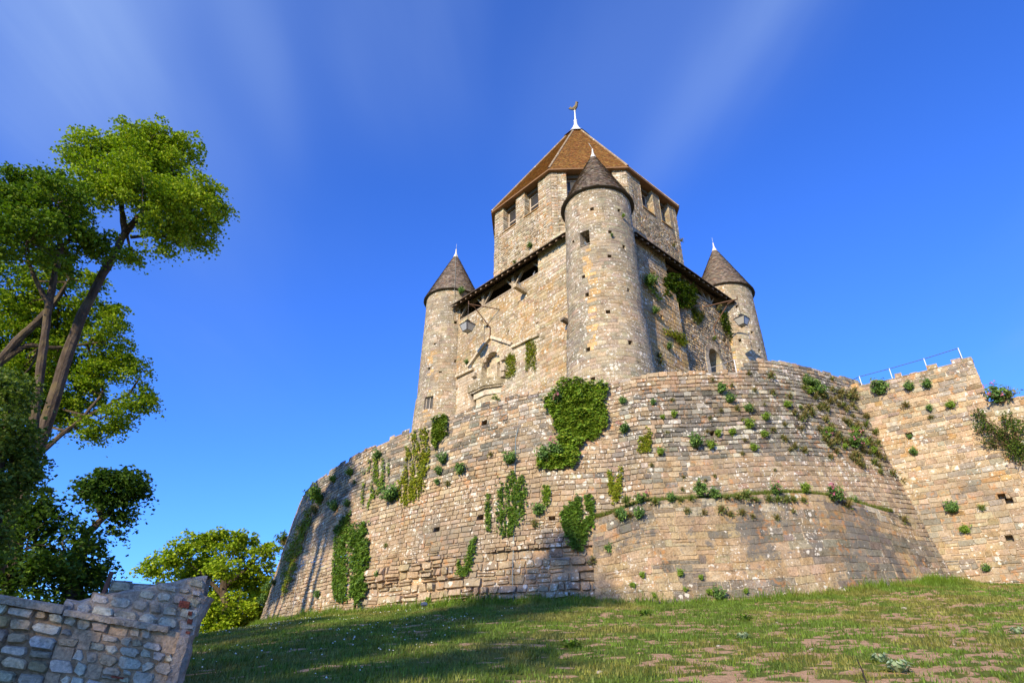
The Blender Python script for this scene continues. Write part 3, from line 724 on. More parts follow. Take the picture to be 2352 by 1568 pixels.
mb.prism([T(DC+.06, WF-.795, 20.18), T(DC+.1, WF-.795, 20.27), T(DC+.06, WF-.795, 20.36), T(DC+.02, WF-.795, 20.27)], T(0, .012, 0) - T(0, 0, 0), (.02, .02, .02))
mb.build('door', M_WOOD, niche)
# ---- balcony on its corbelled foot
mb = MB()
def slab(poly, z0, z1, c):
    mb.prism([T(u, v, z0) for u, v in poly], (0, 0, z1 - z0), c)
bp = [hit_v(1700/1.63265 + 1/4.354/1.63265*x, 1200/1.63265 + 1/4.354/1.63265*y, 10.3) for x, y in ((230, 1190), (488, 1070))]
bu = [float((p[:2]-TC)@EU) for p in bp]; bz = float(np.mean([p[2] for p in bp]))
slab([(bu[0], 10.3), (bu[1], 10.3), (-.2, WF-.05), (bu[0]-.2, WF-.05)], bz, bz + .62, (.25, .20, .12))
slab([(bu[0]+.08, 10.22), (bu[1]-.03, 10.22), (-.34, WF-.05), (bu[0], WF-.05)], bz-.16, bz-.004, (.22, .175, .11))
slab([(bu[0]+.45, 10.05), (bu[1]-.1, 10.05), (-.66, WF-.05), (bu[0]+.4, WF-.05)], bz-.62, bz-.164, (.52, .43, .31))
for k in range(7):
    z1 = bz - .63 - k*.42; slab([(bu[0]+.62, 9.93), (bu[1]-.16, 9.93), (-.78, WF-.05), (bu[0]+.58, WF-.05)], z1-.40, z1, P_PALE(np.zeros(1), np.zeros(1), rng)[0])
mb.prism([T(bu[0]-.05, WF-.05, bz-.17), T(bu[0]+.02, 10.2, bz-.17), T(bu[0]+.6, 9.95, bz-1.5), T(bu[0]+.5, WF-.05, bz-1.6)], T(.22, 0, 0) - T(0, 0, 0), (.3, .24, .17))
tag(mb.build('balcony', M_SMOOTH, keep), 'stone balcony on a corbelled foot')
# ---- small arched door on the right face
mb = MB(); pts = arch_pts(RDC, RDW, 16, RDS)
for (v0, z0), (v1, z1) in zip(pts[:-1], pts[1:]):
    mb.add([T(WF+.06, v0, z0), T(WF+.06, v1, z1), T(WF-.9, v1, z1), T(WF-.9, v0, z0)], [(0, 1, 2, 3)], C=P_PALE(np.zeros(1), np.zeros(1), rng)[0]*.85)
for i in range(9):
    a0, a1 = pi*(i + .05)/9, pi*(i + .95)/9
    mb.prism([T(WF-.02, RDC - r*cos(a), RDS + r*sin(a)) for r, a in ((RDW, a0), (RDW+.45, a0), (RDW+.45, a1), (RDW, a1))], T(.09, 0, 0) - T(0, 0, 0), right_col(np.zeros(1), np.zeros(1), rng)[0])
for sd in (-1, 1): mb.box(T(WF-.02, RDC + sd*RDW - (.5 if sd < 0 else 0), 16), T(.08, 0, 0) - T(0, 0, 0), T(0, .5, 0) - T(0, 0, 0), (0, 0, RDS-16), (.46, .38, .27))
mb.prism([T(WF-.88, p[0], p[1]) for p in pts], T(-.05, 0, 0) - T(0, 0, 0), (.45, .42, .38))
rdoor = mb.build('arched_doorway', M_SMOOTH, keep)
mb = MB(); mb.box(T(WF-.84, RDC-.5, 16), T(.05, 0, 0) - T(0, 0, 0), T(0, 1.0, 0) - T(0, 0, 0), (0, 0, 4.75), (.10, .09, .085))
mb.build('door', M_WOOD, rdoor)

# ---- octagon
mb = MB()
WT, WZ0, WZ1 = .85, 34.4, 37.35
OPEN = {'left': [(-2.43, -.77), (.34, 2.03)], 'right': [(0.0, 1.69), (-2.42, -1.03)], 'front': [(.35, 1.85), (-2.0, -.5)], 'sideL': [], 'sideR': [], 'b1': [], 'b2': [], 'b3': []}
def octS(kind):
    if kind == 'left': return lambda s, t, n: T(s, OA + np.asarray(n), t)
    if kind == 'right': return lambda s, t, n: T(OA + np.asarray(n), s, t)
    if kind == 'b1': return lambda s, t, n: T(s, -OA - np.asarray(n), t)
    if kind == 'b2': return lambda s, t, n: T(-OA - np.asarray(n), s, t)
    q = (OA + OK)/2; L = {'front': (1, 1), 'sideL': (-1, 1), 'sideR': (1, -1), 'b3': (-1, -1)}[kind]
    def f(s, t, n):
        s = np.asarray(s); n = np.asarray(n)
        return T(L[0]*(q + n*D2) - L[0]*s*D2, L[1]*(q + n*D2) + L[1]*s*D2, t)
    return f
half = (OA - OK)*D2
reveals = []
for kind, ops in OPEN.items():
    hw = OK if kind in ('left', 'right', 'b1', 'b2') else half
    S = octS(kind); det = kind in ('left', 'right', 'front', 'sideL', 'sideR')
    z0 = 26.0
    if det:
        ol = [(a, b, WZ0, WZ1) for a, b in ops]
        low = layout(-hw, hw, z0, 33.6, (.17, .25), (.2, .42)); up = layout(-hw, hw, 33.6, 37.35, (.2, .3), (.28, .5), openings=ol)
        hl = [(rng.uniform(-hw+.4, hw-.4), rng.uniform(30.6, 33.4)) for _ in range(5)]
        colr = P_OCT if kind != 'right' else palette([(.40, .325, .225), (.34, .28, .20), (.47, .385, .27), (.29, .25, .195)], [4, 3, 2, 2])  # right face: dimness of grazing sun put into a darker stone palette
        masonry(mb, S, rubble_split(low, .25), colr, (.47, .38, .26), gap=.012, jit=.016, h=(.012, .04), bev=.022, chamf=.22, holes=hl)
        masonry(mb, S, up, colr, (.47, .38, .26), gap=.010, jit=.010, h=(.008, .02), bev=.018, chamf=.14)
        # quoins of dressed stone at the corners
        for e in (-hw, hw - .55):
            masonry(mb, S, layout(e, e + .55, z0, 37.35, (.28, .36), (.3, .55)), palette([(.44, .36, .26), (.5, .42, .31), (.38, .32, .24)], [3, 2, 2]), (.4, .32, .22), gap=.008, jit=.004, h=(.044, .055), bev=.012, chamf=.08, back=.02)
        for a, b in ops:
            for e, d in ((a, 1), (b, -1)):
                Sj = (lambda S, e: lambda s, t, n: S(e + d*np.asarray(n), t, .04 - np.asarray(s)))(S, e)
                masonry(mb, Sj, layout(0, WT, WZ0, WZ1, (.22, .3), (.3, .5)), colr, (.44, .36, .25), gap=.009, jit=.006, h=(.004, .010), bev=.014, chamf=.1)
    # solid core behind the facing (stands back of the window depth)
    P = [S(np.array([s]), np.array([z]), np.array([n]))[0] for n in (-.05, -WT+.0) for z in (z0, WZ0-.03) for s in (-hw, hw)]
    mb.add(P, [(0, 1, 3, 2), (4, 6, 7, 5), (2, 3, 7, 6)], C=(.45, .36, .25))
    if not ops: mb.add([S(np.array([s]), np.array([z]), np.array([-.04]))[0] for z in (33.6, 37.4) for s in (-hw, hw)], [(0, 1, 3, 2)], C=(.45, .36, .25))
    reveals.append((kind, S, hw, ops))
octo = mb.build('octagon_wall', M_OCT, keep)
# dark inner drum closing the rooms behind the windows
for kind, S, hw, ops in reveals:
    for a, b in ops:
        mb = MB(); f = lambda s, t, n: S(np.array([float(s)]), np.array([float(t)]), np.array([float(n)]))[0]
        wc = (.44, .36, .28)
        d = -WT + .10; es = f(1, 0, 0) - f(0, 0, 0); en = f(0, 0, 1) - f(0, 0, 0); ez = np.array([0, 0, 1.])
        H = WZ1 - .42 - WZ0
        for x in (a + .002, b - .112): mb.box(f(x, WZ0 + .003, d), es*.11, en*.12, ez*(H), wc)
        for z in (WZ0 + .004, WZ0 + H*.5, WZ0 + H - .12): mb.box(f(a + .114, z, d + .003), es*(b - a - .228), en*.11, ez*.11, wc)
        w = mb.build('window', M_WOOD, octo)
        mb = MB(); mb.add([f(a + .05, WZ0 + H*.5 + .05, d + .05), f(b - .05, WZ0 + H*.5 + .05, d + .05), f(b - .05, WZ0 + H, d + .05), f(a + .05, WZ0 + H, d + .05)], [(0, 1, 2, 3)])
        for k in range(7):
            x = a + .12 + (b - a - .24)*k/7; mb.box(f(x + .01, WZ0 + .115, d + .02), es*((b-a-.24)/7 - .02), en*.02, ez*(H*.5 - .12), (.13, .13, .13))
        mb.add([f(a + .05, WZ0 + .06, d + .01), f(b - .05, WZ0 + .06, d + .01), f(b - .05, WZ0 + H*.5 + .1, d + .01), f(a + .05, WZ0 + H*.5 + .1, d + .01)], [(0, 1, 2, 3)])
        mb.build('pane', M_GLASS, w)
        mb = MB(); mb.box(f(a - .06, WZ0 - .06, -WT + .05), es*(b - a + .12), en*(WT + .07), ez*.055, (.40, .24, .10)); mb.build('sill', M_SMOOTH, w)
        mb = MB(); mb.box(f(a - .2, WZ0 + H + .004, d - .1), es*(b - a + .4), en*(.5), ez*.36, (.12, .09, .06)); mb.box(f(a - .2, WZ1 - .02, d), es*(b - a + .4), en*(WT + .05), ez*.12, (.16, .12, .08)); mb.build('lintel', M_WOOD, w)
# ---- pyramid roof of clay tiles
def oct_ring(sc, z):
    k = OK*sc; a = OA*sc; P = [(k, a), (-k, a), (-a, k), (-a, -k), (-k, -a), (k, -a), (a, -k), (a, k)]
    return [T(u, v, z) for u, v in P]
AP = T(0, 0, 51.86)
RS = (OA + .38)/OA; ER = oct_ring(RS, 37.35)
mb = MB()
def tiles(mb, A, B, C_, rows, tw, cols, wts, lift=.035, taper=1.0):
    """tiled triangle: eave A-B, apex C_"""
    nrm = np.cross(B - A, C_ - A); nrm /= np.linalg.norm(nrm)
    if nrm[2] < 0: nrm = -nrm
    pf = palette(cols, wts); VV, CC = [], []
    for r in range(rows):
        f0, f1 = r/rows*taper, min((r + 1.12)/rows*taper, .998); L0, L1 = A + (C_-A)*f0, A + (C_-A)*f1; R0, R1 = B + (C_-B)*f0, B + (C_-B)*f1
        n = max(1, int(np.linalg.norm(R0 - L0)/tw)); ed = np.clip((np.arange(n+1) + (.5*(r % 2) if n > 1 else 0))/n, 0, 1); ed[0] = 0; ed[-1] = 1
        e0, e1 = ed[:-1], ed[1:]; gpx = .012*(e1 - e0)
        j = rng.normal(0, .006, (n, 2))
        q = np.stack([L0 + (R0-L0)*(e0 + gpx)[:, None] + nrm*(lift + j[:, :1]), L0 + (R0-L0)*(e1 - gpx)[:, None] + nrm*(lift + j[:, 1:]),
                      L1 + (R1-L1)*(e1 - gpx)[:, None] + nrm*.004, L1 + (R1-L1)*(e0 + gpx)[:, None] + nrm*.004,
                      L0 + (R0-L0)*(e1 - gpx)[:, None] - nrm*.01, L0 + (R0-L0)*(e0 + gpx)[:, None] - nrm*.01], 1)
        VV.append(q); CC.append(np.repeat(pf(np.zeros(n), np.zeros(n), rng, .14), 6, 0))
    V = np.concatenate(VV).reshape(-1, 3); m = len(V)//6; b = np.arange(m)[:, None]*6
    mb.add(V, np.concatenate([b + np.array([[0, 1, 2, 3]]), b + np.array([[5, 4, 1, 0]])]), C=np.concatenate(CC))
    mb.add([A, B, C_], Tr=[(0, 1, 2)], C=(.2, .12, .06))
TCOL = [(.30, .145, .036), (.34, .18, .044), (.25, .115, .030), (.38, .22, .06), (.20, .11, .035), (.30, .12, .032)]
for i in range(8):
    tiles(mb, ER[i], ER[(i+1) % 8], AP, 84, .18, TCOL, [4, 4, 3, 1.5, 1.2, 1.5], .032, .95)
EI = oct_ring(1.0 - .1, 37.38); E2 = [p - np.array([0, 0, .12]) for p in ER]
for i in range(8):
    j = (i+1) % 8; mb.add([ER[i], ER[j], E2[j], E2[i], EI[j], EI[i]], [(0, 1, 2, 3), (3, 2, 4, 5)], C=(.22, .12, .06))
roof = mb.build('tile_roof', M_TILE, keep)
mb = MB()
for p in ER:
    L = [p + (AP - p)*f + np.array([0, 0, .03]) for f in np.linspace(.004, .945, 30)]; mb.tube(L, .10, 6, C=(.30, .22, .135), cap=False)
mb.build('hip_ridge', M_SMOOTH, roof)
mb = MB(); prev = None
for f, z in ((.138, 49.95), (.115, 50.2), (.072, 50.85), (.036, 51.5), (.02, 52.0), (.014, 52.3)):
    ring = np.array(oct_ring(RS*f*1.13, z + .05)); 
    if prev is not None: mb.add(np.concatenate([prev, ring]), [(i, (i+1) % 8, 8 + (i+1) % 8, 8 + i) for i in range(8)], C=(.68, .66, .60))
    prev = ring
mb.build('lead_cap', M_LEAD, roof)
mb = MB(); VP = T(0, .4, 0)[:2]; vp = np.array([*TC, 0]) 
mb.lathe((*TC, 0), [(.10, 51.9), (.17, 52.25), (.19, 52.4), (.12, 52.5), (.2, 52.62), (.2, 52.72), (.1, 52.8), (.085, 53.5), (.10, 53.52), (.075, 53.56), (.065, 54.15), (.12, 54.2), (.12, 54.26), (.03, 54.35)], 12, (.66, .66, .63))
vane = mb.build('finial_pole', M_LEAD, roof, smooth=True)
# cockerel
prof = [(-.95, .95), (-.80, .86), (-.78, 1.12), (-.66, .92), (-.58, 1.18), (-.48, .92), (-.36, .72), (-.12, .70), (.12, .92), (.22, 1.18), (.25, 1.38), (.30, 1.50), (.36, 1.42), (.42, 1.48), (.45, 1.36), (.48, 1.26), (.62, 1.20), (.48, 1.14), (.50, 1.0), (.46, .72), (.36, .42), (.18, .22), (.10, .0), (.02, .0), (.0, .2), (-.25, .32), (-.50, .52), (-.72, .74)]
mb = MB(); ca = np.array([.80, -.60, 0]); cn = np.array([.60, .80, 0]); o = np.array([*TC, 54.3])
mb.prism([o + ca*x*.8 + np.array([0, 0, z*.8]) - cn*.09 for x, z in prof], cn*.18, (.16, .12, .06))
for sg in (-1, 1):
    mb.prism([o + ca*x*.8 + np.array([0, 0, z*.8]) + cn*sg*.085 for x, z in ((-.3, .5), (-.02, .36), (.3, .55), (.26, .8), (-.05, .7))], cn*sg*.06, (.20, .15, .07))
tag(mb.build('cockerel', M_IRON, roof), 'weathered metal weathercock')

# ---- turrets
TR0 = 2.36
def tur_r(z): return TR0 + .10*sstep(29.6 - z, 0, 7) + .10*(np.asarray(z) < 19.8) + .045*np.maximum(0, 19.8 - np.asarray(z))
def turret(cu, cv, wins, holes, arc, rtop=29.6, label=None, spike=0.0):
    c = T(cu, cv, 0)[:2]
    face = math.degrees(atan2(-c[0], c[1]))*-1     # bearing so that 0 looks at the eye
    def S(s, t, n):
        a = np.asarray(s)/2.5; r = tur_r(t) + np.asarray(n) + .05*(fbm(np.stack([np.asarray(s)*.5, np.asarray(t)*.4], -1), 131, 2) - .5)
        return np.stack([c[0] + r*np.sin(a), c[1] - r*np.cos(a), np.asarray(t)], -1)
    mb = MB(); s0, s1 = radians(arc[0])*2.5, radians(arc[1])*2.5
    ol = [(radians(w[0])*2.5, radians(w[1])*2.5, w[2], w[3]) for w in wins]
    ce = layout(s0, s1, 10, rtop, (.2, .30), (.26, .62), openings=ol, force=(19.8,)); ce = rubble_split(ce, .12)
    def cf(s, t, g):
        k = P_TUR(s, t, g); gr = palette([(.39, .335, .255), (.41, .35, .265), (.37, .315, .24)], [3, 3, 2])(s, t, g)
        n = fbm(np.stack([s*.5, t*.25], -1), 141, 3); k = np.where(((n + g.normal(0, .05, len(s))) > .53)[:, None], gr, k)
        st = (np.abs(s - radians(-30)*2.5 - .1*np.sin(t)) < .28) & (t < 24.5) & (t > 17); k = np.where((st & (g.random(len(s)) < .7))[:, None], np.array([.50, .32, .14])*(1 + g.normal(0, .1, (len(s), 1))), k)
        return k
    masonry(mb, S, ce, cf, (.38, .30, .205), gap=.004, jit=.012, h=(.001, .009), bev=.006, chamf=.10, back=-.007, holes=[(radians(a)*2.5, z) for a, z in holes])
    # far side, plain
    aa = np.radians(np.linspace(arc[1], arc[0] + 360, 24)); V = np.concatenate([np.stack([c[0] + (tur_r(z) - .01)*np.sin(aa), c[1] - (tur_r(z) - .01)*np.cos(aa), np.full(24, z)], -1) for z in (10, 19.7, rtop)])
    i = np.arange(2)[:, None]*24 + np.arange(23)[None]; mb.add(V, np.stack([i, i+1, i+25, i+24], -1).reshape(-1, 4), C=(.42, .34, .24))
    # step ledge
    aa = np.radians(np.linspace(arc[0], arc[1], 60)); V = np.concatenate([np.stack([c[0] + r*np.sin(aa), c[1] - r*np.cos(aa), np.full(60, z)], -1) for r, z in ((tur_r(19.79), 19.8), (tur_r(19.9) - .03, 19.86))])
    i = np.arange(59); mb.add(V, np.stack([i, i+1, i+61, i+60], -1), C=(.42, .35, .25))
    mats = mb.build('turret', M_TURRET, keep)
    if label: tag(mats, label)
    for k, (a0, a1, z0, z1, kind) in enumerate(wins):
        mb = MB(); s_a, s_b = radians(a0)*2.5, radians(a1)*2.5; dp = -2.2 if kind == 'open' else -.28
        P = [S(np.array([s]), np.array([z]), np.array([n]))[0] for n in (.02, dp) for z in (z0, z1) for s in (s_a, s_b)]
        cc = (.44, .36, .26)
        mb.add(P, [(0, 1, 5, 4), (2, 3, 7, 6), (0, 2, 6, 4), (1, 3, 7, 5), (4, 5, 7, 6)], C=[cc if j < 4 or kind != 'open' else (.05, .042, .035) for j in range(8)])  # back of an open recess coloured near black, standing in for unlit depth
        if kind == 'open':
            p, q = S(np.array([s_a]), np.array([z0 + .2]), np.array([-.1]))[0], S(np.array([s_b]), np.array([z0 + .2]), np.array([-.1]))[0]; mb.tube([p, q], .03, 6, C=(.4, .36, .3))
            pa, pb = S(np.array([s_a]), np.array([z1]), np.array([.0]))[0], S(np.array([s_b]), np.array([z1]), np.array([.0]))[0]
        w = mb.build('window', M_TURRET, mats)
        if kind != 'open':
            mb = MB(); f = lambda s, t, n: S(np.array([float(s)]), np.array([float(t)]), np.array([float(n)]))[0]
            mb.add([f(s_a, z0, dp+.04), f(s_b, z0, dp+.04), f(s_b, z1, dp+.04), f(s_a, z1, dp+.04)], [(0, 1, 2, 3)], C=(.08, .075, .07))
            for s in (s_a + .03, (s_a + s_b)/2, s_b - .03): mb.bar(f(s, z0, dp+.07), f(s, z1, dp+.07), .06, .05, (0, 1, 0), (.36, .31, .25))
            for z in (z0 + .03, z1 - .03): mb.bar(f(s_a, z, dp+.08), f(s_b, z, dp+.08), .05, .06, (0, 0, 1), (.36, .31, .25))
            mb.build('shutter', M_WOOD, w)
    # cone of small grey tiles
    mb = MB(); apex = np.array([*c, 35.25]); n = 40; re = TR0 + .24
    ang = np.arange(n + 1)*2*pi/n; rows = 40; sl = []
    pf = palette([(.24, .195, .165), (.30, .25, .21), (.18, .145, .125), (.36, .30, .25), (.27, .19, .14)], [4, 4, 3, 1.5, 2])
    zr = lambda f: rtop - .02 + (apex[2] - rtop)*f
    rr = lambda f: re*(1 - f) + .14*np.exp(-f*9)*0
    VV, CC = [], []
    for r in range(rows):
        f0, f1 = r/rows*.93, (r + 1.15)/rows*.93; m = max(8, int(2*pi*rr(f0)/.2)); t = (np.arange(m) + .5*(r % 2))*2*pi/m; dt = 2*pi/m*.96
        l = .045 + rng.normal(0, .008, m)
        def pt(t, f, o): R = rr(f) + o; return np.stack([c[0] + R*np.sin(t), c[1] - R*np.cos(t), np.full(m, zr(f)) + .2*o], -1)
        q = np.stack([pt(t, f0, l), pt(t + dt, f0, l), pt(t + dt, min(f1, .99), .004), pt(t, min(f1, .99), .004), pt(t + dt, f0, 0), pt(t, f0, 0)], 1)
        VV.append(q); CC.append(np.repeat(pf(np.zeros(m), np.zeros(m), rng, .18), 6, 0))
    V = np.concatenate(VV).reshape(-1, 3); k = len(V)//6; b = np.arange(k)[:, None]*6
    mb.add(V, np.concatenate([b + np.array([[0, 1, 2, 3]]), b + np.array([[5, 4, 1, 0]])]), C=np.concatenate(CC))
    mb.lathe((*c, 0), [(TR0 - .3, rtop - .02), (re, rtop - .04), (re - .002, rtop - .02), (re*.06, zr(.94))], 40, (.07, .06, .05))
    cone = mb.build('turret_roof', M_SLATE, mats)
    mb = MB(); mb.lathe((*c, 0), [(re*.105, zr(.905)), (re*.07, zr(.95)), (.085, zr(1.0)), (.055, zr(1.05)), (.05, zr(1.07)), (.075, zr(1.075)), (.03, zr(1.09)), (.012, zr(1.10))], 16, (.66, .62, .54))
    mb.tube([np.array([*c, zr(1.09)]), np.array([c[0] - spike, c[1], zr(1.20)])], .014, 5, C=(.45, .5, .5))
    mb.build('lead_cap', M_LEAD, mats, smooth=True)
    return mats
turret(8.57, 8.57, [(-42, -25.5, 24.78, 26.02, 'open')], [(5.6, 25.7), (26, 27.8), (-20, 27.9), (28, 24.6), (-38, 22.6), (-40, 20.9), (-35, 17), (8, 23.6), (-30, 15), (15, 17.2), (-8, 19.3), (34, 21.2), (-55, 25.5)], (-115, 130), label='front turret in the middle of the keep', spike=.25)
turret(-8.57, 8.57, [(-36, -18, 18.35, 19.43, 'shut')], [(20, 22.4), (-25, 24.0), (-40, 22.0), (25, 20.5), (10, 26.2), (-10, 21.5)], (-120, 120), label='left corner turret')
turret(8.57, -8.57, [], [(5, 27.2), (20, 25.0), (-10, 24), (30, 23)], (-120, 130), label='right corner turret')
turret(-8.57, -8.57, [], [], (-60, 60))
# lightning conductor down the left turret
c = T(-8.57, 8.57, 0)[:2]; mb = MB(); a = radians(8)
mb.tube([np.array([c[0] + r*sin(a), c[1] - r*cos(a), z]) for r, z in ((.2, 35.0), (1.4, 32.4), (2.66, 29.75), (2.5, 29.4), (2.5, 26.5))], .014, 5, C=(.30, .32, .28)); mb.build('lightning_conductor', M_METAL, keep)

# ---- timber galleries with lean-to roofs
def gallery(side, u0, u1, sill, posts, pier_u, end_u):
    G, ZE, ZI = 10.4, 27.44, 29.35
    def X(u, v, z): return T(u, v, z) if side == 'left' else T(v, u, z)
    mb = MB(); e = X(1, 0, 0) - X(0, 0, 0); out = X(0, 1, 0) - X(0, 0, 0); up = np.array([0, 0, 1.])
    # roof: rows of tiles
    sl = (ZI - ZE)/(G - OA); pf = palette([(.20, .14, .085), (.26, .18, .10), (.15, .11, .07), (.30, .22, .13)], [3, 3, 2, 1])
    rows = 9
    for r in range(rows):
        f0, f1 = r/rows, (r + 1.1)/rows; n = int((u1 - u0)/.24)
        for k in range(n):
            a, b = u0 + (u1-u0)*k/n, u0 + (u1-u0)*(k+.97)/n; v0, v1 = G + (OA-.0-G)*f0, G + (OA-G)*min(f1, 1.0); j = rng.normal(0, .008)
            mb.add([X(a, v0, ZE + (ZI-ZE)*f0 + .16 + j), X(b, v0, ZE + (ZI-ZE)*f0 + .16 + j), X(b, v1, ZE + (ZI-ZE)*min(f1, 1) + .13), X(a, v1, ZE + (ZI-ZE)*min(f1, 1) + .13), X(a, v0, ZE + (ZI-ZE)*f0 + .10), X(b, v0, ZE + (ZI-ZE)*f0 + .10)],
                   [(0, 1, 2, 3), (4, 5, 1, 0)], C=pf(np.zeros(1), np.zeros(1), rng)[0])
    for (a, b) in ((ZE + .08, ZI + .08),):
        P = [X(u0, G, a), X(u1, G, a), X(u1, OA, b), X(u0, OA, b)]; mb.prism(P, (0, 0, .05), (.055, .04, .028))
    rf = mb.build('gallery_roof', M_TILE, keep)
    mb = MB(); n = 20
    for k in range(n + 1):
        u = u0 + .12 + (u1 - u0 - .24)*k/n; mb.prism([X(u - .07, G - .12, ZE - .075), X(u + .07, G - .12, ZE - .075), X(u + .07, OA, ZI - .16), X(u - .07, OA, ZI - .16)], (0, 0, .145), np.array((.22, .15, .10))*rng.uniform(.7, 1.2))
    mb.build('rafter_row', M_WOOD, rf)
    # wall plate, sill rail, boards behind
    wood, pale = (.15, .105, .07), (.30, .235, .165)
    mb = MB(); lo, hi = min(end_u, pier_u), max(end_u, pier_u)
    mb.box(X(lo - .5, WF - .36, 27.58), e*(hi - lo + .5), out*.26, up*.30, wood)
    mb.build('wall_plate', M_WOOD, rf)
    mb = MB(); mb.box(X(lo, WF - .30, sill), e*(hi - lo - .002), out*.33, up*.14, pale); mb.build('sill_beam', M_WOOD, keep)
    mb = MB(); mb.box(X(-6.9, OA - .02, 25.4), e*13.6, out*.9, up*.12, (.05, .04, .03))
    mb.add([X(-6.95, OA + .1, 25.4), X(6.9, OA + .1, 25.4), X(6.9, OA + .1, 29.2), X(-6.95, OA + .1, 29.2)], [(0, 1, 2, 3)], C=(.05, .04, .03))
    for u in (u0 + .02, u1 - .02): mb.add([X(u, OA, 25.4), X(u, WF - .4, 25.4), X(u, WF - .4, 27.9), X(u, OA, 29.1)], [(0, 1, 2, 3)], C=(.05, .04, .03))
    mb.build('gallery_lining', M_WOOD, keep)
    for u in posts:
        mb = MB(); mb.box(X(u - .13, WF - .27, sill - .1 if side == 'left' else sill + .14), e*.26, out*.27, up*(27.58 - sill + (.1 if side == 'left' else -.14)), pale); po = mb.build('post', M_WOOD, keep)
        for sg, ln in ((-1, .75), (1, .95)):
            mb = MB(); mb.bar(X(u + sg*.1, WF - .14, 27.52 - ln*1.0), X(u + sg*(ln + .12), WF - .14, 27.62), .15, .17, out, pale); mb.build('brace', M_WOOD, po)
    for u, sg in ((pier_u, -1 if pier_u > end_u else 1), (end_u, 1 if pier_u > end_u else -1)):
        mb = MB(); mb.bar(X(u + sg*.02, WF - .14, 26.85), X(u + sg*.8, WF - .14, 27.62), .15, .17, out, pale); mb.build('brace', M_WOOD, keep)
gallery('left', -6.5, 6.75, 26.3, (.45, -3.2), 3.5, -6.2)
gallery('right', -6.9, 6.6, 26.66, (-.8, -4.2), 2.2, -7.6)
# projecting beam end below the left gallery
mb = MB(); mb.box(T(1.75, WF-.4, 25.15), T(.34, 0, 0) - T(0, 0, 0), T(0, 1.55, .12) - T(0, 0, 0), (0, 0, .34), (.40, .32, .21)); mb.build('stone_spout', M_SMOOTH, keep)
# gargoyle-like spout where the left wall meets the front turret
mb = MB(); mb.prism([T(6.2, WF+.2, 20.9), T(6.2, WF+.9, 20.75), T(6.2, WF+1.0, 20.55), T(6.2, WF+.2, 20.5)], T(.3, 0, 0) - T(0, 0, 0), (.16, .13, .1)); mb.build('gutter_spout', M_SMOOTH, keep)

# ------------------------------------------------------------------ lanterns on wall brackets
def lantern(side, u, zt, wall_pts, tip, joint, lampz, label):
    def X(a, v, z): return T(a, v, z) if side == 'left' else T(v, a, z)
    root = thing('wall_lantern', X(u, WF, zt - 1.3), label, 'lantern', 'lanterns hung from iron brackets on the keep')
    mb = MB(); rust = (.14, .075, .045)
    t = X(u, tip, zt); mb.tube([t + np.array([0, 0, .25]), t, X(u, joint, zt - .03)], .045, 6, C=rust)
    for (a, z) in wall_pts: mb.tube([X(u, joint, zt - .04) if z < zt - .5 else t, X(a, WF + .02, z)], .045, 6, C=rust)
    a, z = wall_pts[-1]; mb.tube([X(a, WF + .07, z), X(a, WF + .09, z - .95)], .04, 6, C=rust)
    mb.build('bracket', M_IRON, root)
    mb = MB()
    for k in range(12):
        p = t - np.array([0, 0, .03 + k*.115]); dx = np.array([.025, 0, 0]) if k % 2 else np.array([0, .025, 0])
        q = p - np.array([0, 0, .12]); mb.tube([p, (p+q)/2 + dx, q], .012, 4, C=(.1, .08, .07)); mb.tube([p, (p+q)/2 - dx, q], .012, 4, C=(.1, .08, .07))
    mb.build('chain', M_IRON, root)
    L = np.array([t[0], t[1], lampz]); ax = X(1, 0, 0) - X(0, 0, 0); ay = X(0, 1, 0) - X(0, 0, 0); up = np.array([0, 0, 1.])
    def sq(h, z): return [L + ax*sx*h + ay*sy*h + up*z for sx, sy in ((-1, -1), (1, -1), (1, 1), (-1, 1))]
    blk = (.03, .03, .032)
    mb = MB()
    for h0, z0, h1, z1 in ((.46, 0, .30, .16), (.30, .16, .13, .24), (.13, .24, .12, .36), (.16, .36, .05, .43)):
        mb.add(np.array(sq(h0, z0) + sq(h1, z1)), [(i, (i+1) % 4, 4 + (i+1) % 4, 4 + i) for i in range(4)] + [(3, 2, 1, 0)] + [(4, 5, 6, 7)], C=blk)
    a, b = sq(.44, 0), sq(.24, -.55)
    for i in range(4):
        mb.tube([a[i], b[i], b[i] + (b[i] - a[i])*.12 - up*.03], .022, 5, C=blk); mb.tube([b[i], b[(i+1) % 4]], .02, 5, C=blk); mb.tube([a[i], a[(i+1) % 4]], .03, 5, C=blk)
    mb.tube([L + up*.43, L + up*.62], .02, 5, C=blk)
    h = mb.build('lamp_head', M_METAL, root)
    mb = MB(); a, b = sq(.425, -.01), sq(.235, -.54)
    mb.add(np.array(a + b), [(i, (i+1) % 4, 4 + (i+1) % 4, 4 + i) for i in range(4)] + [(7, 6, 5, 4)]); mb.C = [np.tile(np.array((.6, .58, .5)), (8, 1))]
    mb.build('lamp_glass', M_FROST, h)
lantern('left', -2.05, 25.15, [(-1.03, 25.15), (-2.06, 23.9)], 11.76, 11.18, 23.28, 'black lantern on a rusty bracket above the gabled doorway niche')
lantern('right', -3.88, 25.87, [(-2.86, 25.8), (-3.88, 24.3)], 11.88, 11.07, 24.05, 'black lantern hanging from a rusty bracket beside the ivy of the right-hand face')

